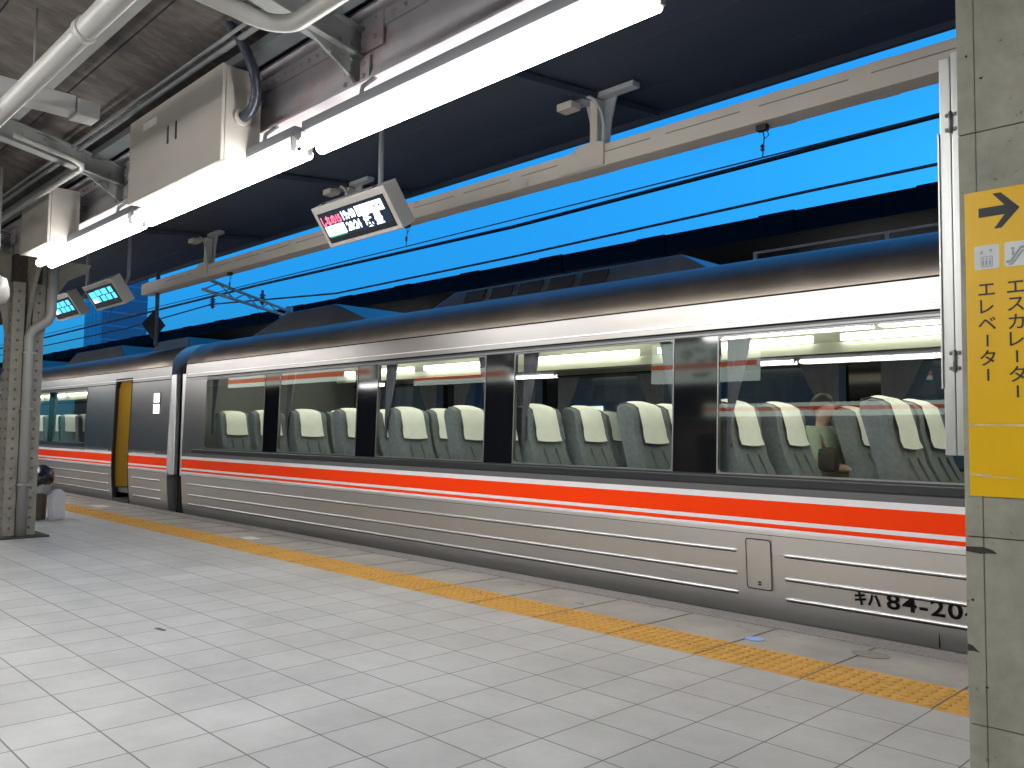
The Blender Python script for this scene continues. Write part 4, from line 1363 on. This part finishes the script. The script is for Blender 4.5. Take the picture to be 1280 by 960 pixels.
b.prism([(-.764, .878), (-.722, .880), (-.700, .874), (-.690, .866), (-.712, .866), (-.728, .862), (-.764, .866)], (0, KY0 - .0012, 0), X, Z, Y, .002)
b.prism([(-.764, .625), (-.752, .622), (-.742, .612), (-.735, .606), (-.749, .608), (-.764, .606)], (0, KY0 - .0012, 0), X, Z, Y, .002)
for (px, pz, rx, rz_) in ((-.742, .255, .006, .0035), (-.758, .26, .004, .003), (-.728, .245, .007, .003), (-.70, .25, .006, .002), (-.72, .52, .004, .003), (-.75, .74, .004, .004), (-.74, 2.2, .003, .004), (-.705, 2.13, .004, .003)):
    b.prism([(px + rx * math.cos(a) * (1 + .3 * math.sin(3 * a)), pz + rz_ * math.sin(a)) for a in [2 * math.pi * k / 9 for k in range(9)]], (0, KY0 - .001, 0), X, Z, Y, .002)
b.build("rust_patch", "rust_dark", colm)
b = MB(); b.box(KX0 - .08, KX1 + .08, KY0 - .08, KY1 + .08, 0, .02); b.build("base_plate", "column_paint", colm)

sx = lambda px: -.748 + (px - 1207) * .00190
szx = lambda py, px: 1.821 - (py - (241.5 - (px - 1207) * .165 + (py - 240) / 380 * (px - 1207) * .19)) / 466
sign = thing("direction_sign", "yellow wrap sign with arrow pointing right to elevator and escalator, on the right column", "sign", (-.6, KY0, 1.0))
b = MB()
F = KY0 - .004
b.box(-.7505, KX1 + .001, F, KY0 - .0003, 1.012, 1.821, bev=.0012); b.build("panel", "sign_yellow", sign)
FT = F - .0006
ar = MB()
zc = 1.762
ar.prism([(0, -.0125), (.062, -.0125), (.036, -.047), (.054, -.047), (.097, 0), (.054, .047), (.034, .047), (.062, .0125), (0, .0125)], (-.716, FT, zc), X, Z, Y, .0015)
ar.build("arrow", "sign_ink", sign)
for k, (ix, iz) in enumerate(((-.7285, 1.642), (-.6565, 1.642))):
    ic = MB()
    ic.prism([(p - ix, q - iz) for p, q in hrect(ix, ix + .060, iz - .032, iz + .032, .006)], (ix, FT, iz), X, Z, Y, .0015)
    io = ic.build("icon", "icon_white", sign)
    s = MB()
    if k == 0:
        s.box(ix + .016, ix + .044, FT - .0012, FT, iz - .026, iz + .002, "icon_grey")
        s.box(ix + .018, ix + .0295, FT - .002, FT - .0008, iz - .024, iz, "icon_white"); s.box(ix + .0305, ix + .042, FT - .002, FT - .0008, iz - .024, iz, "icon_white")
        for q in (.022, .030, .038):
            s.box(ix + q - .0025, ix + q + .0025, FT - .0026, FT - .0018, iz - .022, iz - .009, "icon_grey"); s.lathe((ix + q, FT - .0018, iz - .005), [(.0025, -.001), (.0025, 0)], "icon_grey", axis='Y', n=10)
        s.prism([(.014, .010), (.022, .010), (.018, .020)], (ix, FT - .0012, iz), X, Z, Y, .001, "icon_grey"); s.prism([(.036, .020), (.044, .020), (.040, .010)], (ix, FT - .0012, iz), X, Z, Y, .001, "icon_grey")
    else:
        s.prism([(.004, -.022), (.016, -.022), (.040, .012), (.060, .012), (.060, .018), (.037, .018), (.013, -.016), (.004, -.016)], (ix, FT - .0012, iz), X, Z, Y, .001, "icon_grey")
        s.prism([(.010, -.028), (.019, -.028), (.043, .004), (.06, .004), (.06, .008), (.041, .008), (.017, -.024), (.010, -.024)], (ix, FT - .0012, iz), X, Z, Y, .001, "icon_grey")
        s.lathe((ix + .020, FT - .0012, iz + .014), [(.004, 0), (.004, .001)], "icon_grey", axis='Y', n=10); s.box(ix + .0175, ix + .0225, FT - .0012, FT, iz - .004, iz + .009, "icon_grey")
    s.build("pictogram", None, io)
tx = MB()
for (word, cx, z0_) in (("エレベーター", -.7005, 1.556), ("エスカレーター", -.6325, 1.556)):
    for i, ch in enumerate(word):
        zz = z0_ - i * .0452
        if ch == "ー":
            tx.box(cx - .0023, cx + .0023, FT - .0012, FT, zz - .0155, zz + .0155)
        else:
            tx.text(ch, .0465, (cx, FT, zz), X, Z, depth=.0008, bold=.0004)
tx.build("lettering", "sign_ink", sign)
b = MB()
b.box(-.748, -.52, F - .0008, F + .0005, 1.196, 1.2005); b.box(-.748, -.70, F - .0008, F + .0005, 1.066, 1.0695); b.box(-.72, -.64, F - .0008, F + .0005, 1.0625, 1.0645)
b.build("worn_edge", "scratch_pale", sign)

t = thing("cable_trough", "upright stainless steel cable cover with hinges beside the yellow sign", "cable cover", (-.80, 2.6, 1.1))
b = MB()
b.box(-.828, -.798, 2.49, 2.70, 1.116, 2.235, bev=.003)
b.box(-.7965, -.767, 2.488, 2.70, 1.116, 2.245, bev=.003)
b.box(-.8325, -.8285, 2.484, 2.60, 1.30, 2.02)
b.build("cover", "trough_steel", t)
for zz in (1.375, 2.045):
    b = MB()
    b.tube([(-.797, 2.482, zz - .03), (-.797, 2.482, zz + .03)], .0045, n=8)
    for dz in (-.02, .022):
        b.box(-.811, -.783, 2.4845, 2.4895, zz + dz - .005, zz + dz + .005)
        b.dome((-.808, 2.485, zz + dz), .005, .003, (0, -1, 0)); b.dome((-.786, 2.485, zz + dz), .005, .003, (0, -1, 0))
    b.build("hinge", "frame_alu", t)

# ------------------------------------------------------------------ left riveted column
lc = thing("steel_column", "old riveted lattice column at the left edge with a white pipe down its face", "column", (-10.25, 2.6, 0), "canopy columns")
b = MB()
LX0, LX1, LY0, LY1 = -10.40, -10.10, 2.44, 2.75
b.box(LX0 + .02, LX1 - .06, LY0 + .02, LY1 - .02, .02, 3.03, "rust_dark")
for y0, y1 in ((LY0, LY0 + .115), (LY1 - .115, LY1)):
    b.box(LX1 - .014, LX1, y0, y1, .02, 2.72, "old_column_paint"); b.box(LX0, LX0 + .014, y0, y1, .02, 2.72, "old_column_paint")
    yo = y0 if y0 == LY0 else y1
    s_ = 1 if y0 == LY0 else -1
    b.box(LX0 + .014, LX1 - .014, min(yo, yo + .014 * s_), max(yo, yo + .014 * s_), .02, 2.72, "old_column_paint")
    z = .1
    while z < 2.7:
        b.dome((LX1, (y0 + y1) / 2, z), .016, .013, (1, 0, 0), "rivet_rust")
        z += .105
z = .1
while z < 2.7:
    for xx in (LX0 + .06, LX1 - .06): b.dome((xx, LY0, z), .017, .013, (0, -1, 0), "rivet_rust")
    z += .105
b.build("shaft", None, lc)
# flaring gusset plates at the head
for s_ in (-1, 1):
    b = MB()
    b.prism([(0, 2.15), (0, 3.03), (.62, 3.03), (.60, 2.93), (.36, 2.82), (.20, 2.62), (.10, 2.38), (.055, 2.15)], (LX1 - .10 if s_ > 0 else LX0 + .1, GY - .02, 0), X * s_, Z, Y, .04)
    for k in range(9):
        b.dome(((LX1 - .08 + .05 * (k // 4)) if s_ > 0 else LX0 + .08 - .05 * (k // 4), GY - .02, 2.25 + k * .085), .013, .011, (0, -1, 0))
    b.build("gusset", "old_column_paint", lc)
    b = MB()
    ya = LY1 if s_ > 0 else LY0
    b.prism([(0, 2.15), (0, 3.03), (.50, 3.03), (.46, 2.93), (.26, 2.82), (.14, 2.62), (.07, 2.38), (.03, 2.15)], (LX1 - .16, ya, 0), Y * s_, Z, X, .03)
    b.build("gusset", "old_column_paint", lc)
b = MB(); b.box(LX0 - .10, LX1 + .16, LY0 - .10, LY1 + .10, -.001, .02); b.build("base_plate", "rust_dark", lc)
b = MB()
b.tube([(LX1 + .05, 2.60, .0), (LX1 + .05, 2.60, 2.14), (LX1 + .055, 2.63, 2.21), (LX1 + .08, 2.76, 2.32), (LX1 + .09, 2.79, 2.39), (LX1 + .09, 2.79, 3.0)], .052, n=14)
for zz in (.55, 1.35, 1.95): b.box(LX1 - .002, LX1 + .10, 2.54, 2.66, zz, zz + .02)
b.build("drain_pipe", "pipe_white", lc)
b = MB(); b.lathe((-8.55, 1.93, 2.36), [(.02, .16), (.075, .13), (.10, .05), (.105, -.02), (.075, -.09), (.02, -.11)], n=18)
b.tube([(-8.55, 1.93, 2.50), (-8.55, 1.93, 3.5)], .012, n=8)
tag(b.build("dome_speaker", "pipe_white"), "rounded cream fitting hanging at the left edge beside the column head", "speaker")

# ------------------------------------------------------------------ litter bin and white marker behind the left column
t = thing("litter_bin", "brown litter bin lined with a drooping black plastic bag behind the left column", "bin", (-11.95, 3.22, 0))
b = MB(); b.lathe((-11.95, 3.22, 0), [(.17, 0), (.18, .02), (.19, .50), (.20, .52)], n=22); b.build("barrel", "bin_brown", t)
b = MB()
prof = [(.205, .40), (.235, .46), (.225, .55), (.24, .62), (.205, .67)]
b.lathe((-11.95, 3.22, 0), prof, n=26, cap=False)
for v in b.bm.verts:
    a = math.atan2(v.co.y - 3.22, v.co.x + 11.95)
    v.co += Vector((math.cos(a), math.sin(a), 0)) * .015 * math.sin(7 * a) + Vector((0, 0, .025 * math.sin(3 * a + 1)))
b.build("clear_liner", "bag_clear", t)
b = MB()
b.lathe((-11.95, 3.22, 0), [(.215, .53), (.265, .58), (.27, .66), (.24, .74), (.15, .80), (.03, .79)], n=28)
for v in b.bm.verts:
    a = math.atan2(v.co.y - 3.22, v.co.x + 11.95)
    v.co += Vector((math.cos(a), math.sin(a), 0)) * .018 * math.sin(9 * a + v.co.z * 20) + Vector((0, 0, .05 * math.sin(a - .3) + .02 * math.sin(5 * a)))
b.build("bin_bag", "bag_black", t)
t.scale = (.82, .82, .80)
b = MB()
b.prism([(-.10, 0), (.10, 0), (.10, .26), (.088, .33), (.055, .375), (.02, .39), (-.02, .39), (-.055, .375), (-.088, .33), (-.10, .26)], (-11.72, 3.46, 0), Vector((-.35, .937, 0)), Z, Vector((-.937, -.35, 0)), .10)
bmesh.ops.bevel(b.bm, geom=list(b.bm.edges), offset=.02, segments=2, affect='EDGES')
tag(b.build("floor_marker", "plastic_white"), "white round topped plastic floor marker standing beside the litter bin", "floor marker")

# ------------------------------------------------------------------ boards mirrored in the windows (stand behind the camera)
def board(name, xa, xb, y, z0, z1, label, words, stripe):
    t = thing(name, label, "sign board", ((xa + xb) / 2, y, z0), "boards mirrored in the train windows")
    b = MB(); b.box(xa, xb, y - .06, y + .06, z0, z1, bev=.01); p = b.build("panel", "signboard_white", t)
    b = MB(); h = z1 - z0
    b.box(xa, xb, y + .058, y + .063, z0 + h * stripe[0], z0 + h * stripe[1]); b.build("stripe", "signboard_orange", p)
    if words:
        b = MB()
        for w_, s_, fx, fz in words:
            b.text(w_, s_, (xa + (xb - xa) * fx, y + .061, z0 + h * fz), -X, Z, bold=.006)
        b.build("lettering", "sign_ink", p)
    b = MB()
    for xx in (xa + .2, xb - .2): b.tube([(xx, y, z1), (xx, y, 3.6)], .015, n=8)
    b.build("hanger", "rafter_paint", t)
board("name_board", -9.05, -6.95, -2.15, 2.42, 3.12, "hanging station name board with an orange line, mirrored in the window pillar", [("なごや", .30, .5, .68), ("Nagoya", .11, .5, .18)], (.34, .46))
board("guide_board", -24.5, -17.0, -1.6, 2.78, 3.12, "long white board with an orange band, mirrored high in the two left windows", [], (.30, .68))
board("guide_board", -15.6, -12.2, -1.6, 2.55, 2.85, "short white board with an orange band, mirrored in the window left of the wide pillar", [], (.32, .66))
board("guide_board", -8.6, -1.5, -3.2, 1.92, 2.14, "low white board with an orange band, mirrored across the seats of the right window", [], (.40, .70))
for xx, s_ in ((-10.25, "left"), (-.6, "right")):
    b = MB(); b.box(xx - .15, xx + .15, -2.75, -2.45, 0, 3.03); tag(b.build("steel_column", "old_column_paint"), "plain column of the other platform side, on the " + s_ + ", mirrored in the train", "column", "columns behind the camera")
t = thing("platform_kiosk", "low brown platform kiosk behind the camera, mirrored darkly in the car sides", "kiosk", (-7.0, -3.4, 0))
b = MB(); b.box(-9.4, -4.8, -4.0, -3.3, 0, 1.85); b.build("wall", "brown_wall", t)
b = MB(); b.box(-9.5, -4.7, -4.05, -3.2, 1.855, 1.91); b.build("roof", "opp_grey", t)
b = MB(); b.box(-8.8, -5.4, -3.3, -3.285, .9, 1.6); b.build("window", "window_glass", t)

# ------------------------------------------------------------------ opposite side and the town
b = MB(); b.box(XA, XB, 11.6, 19.5, -1.29, 0.0); b.build("far_platform", "concrete_edge", kind="structure")
opp = thing("far_canopy", "dark canopy of the opposite platform, a black band just above the train roof", "canopy", (-20, 15.5, 0))
b = MB()
b.box(XA, 30, 12.0, 12.15, 4.30, 4.64)
x = 20
k = 0
while x > XA:
    b.box(x - .30, x + .30, 11.98, 12.18, 4.29, 4.652)
    x -= 2.4
b.build("fascia", "opp_dark", opp)
b = MB(); b.box(XA, 30, 12.15, 19.0, 4.45, 4.58); b.build("roof", "opp_dark", opp)
b = MB(); b.box(XA, 30, 15.3, 15.7, 4.05, 4.45); b.build("girder", "opp_dark", opp)
for k, xx in enumerate((-6.0, -13.0, -20.0, -27.0)):  # extra lamps, hidden by the train, added to brighten the opposite platform
    o = dup(lamp, (xx, 15.5, 3.72), names[k] + " added lamp lighting the opposite platform, unseen behind the train")
    o["group"] = "lamps added to light the opposite platform"
vm = thing("vending_machine", "lit white vending machine on the opposite platform, seen through the train windows", "vending machine", (-12.3, 14.6, 0))
b = MB(); b.box(-12.9, -11.8, 14.5, 15.2, 0, 1.9, bev=.02); b.build("case", "opp_grey", vm)
b = MB(); b.box(-12.8, -11.9, 14.485, 14.51, 1.05, 1.8); b.build("lit_window", "emissive_white", vm)
pp = None
for k in range(9):
    if pp is None:
        b = MB(); b.box(-2.12, -1.88, 15.38, 15.62, 0, 4.05); b.prism([(-.9, 4.05), (.9, 4.05), (.2, 3.5), (-.2, 3.5)], (-2, 15.45, 0), X, Z, Y, .1)
        pp = b.build("post", "opp_grey", opp); p0 = pp.location.copy()
    else:
        c = dup(pp, parent=opp); c.location = p0 + Vector((-7.5 * k, 0, 0))
b = MB(); b.box(-62, 28, 19.0, 19.3, -1.2, 4.4); tag(b.build("platform_wall", "opp_grey"), "low grey wall along the back of the opposite platform", "wall")
tw = thing("office_tower", "blue glass office tower far beyond the left end of the train", "building", (-123, 42, 0))
b = MB(); b.box(-127, -120, 39.7, 45.7, -1.3, 34); b.build("facade", "tower_glass", tw)
b = MB(); b.box(-127.2, -119.8, 39.5, 45.9, 34, 35.2); b.build("roof", "opp_dark", tw)
b = MB(); b.box(-64, 14, -9.6, -9.3, -1.3, 7.5); tag(b.build("sky_block_wall", "opp_dark"), "dark high wall added behind the camera to block the sky mirrored in the windows", "wall")  # added, out of view: keeps open sky out of the window reflections
t2 = thing("office_block", "low dark block beside the blue glass tower at far left", "building", (-150, 45, 0))
b = MB(); b.box(-175, -160, 40, 52, -1.3, 9.2); b.build("facade", "tower_glass", t2)
b = MB(); b.box(-175.3, -159.7, 39.7, 52.3, 9.2, 9.8); b.build("roof", "opp_dark", t2)
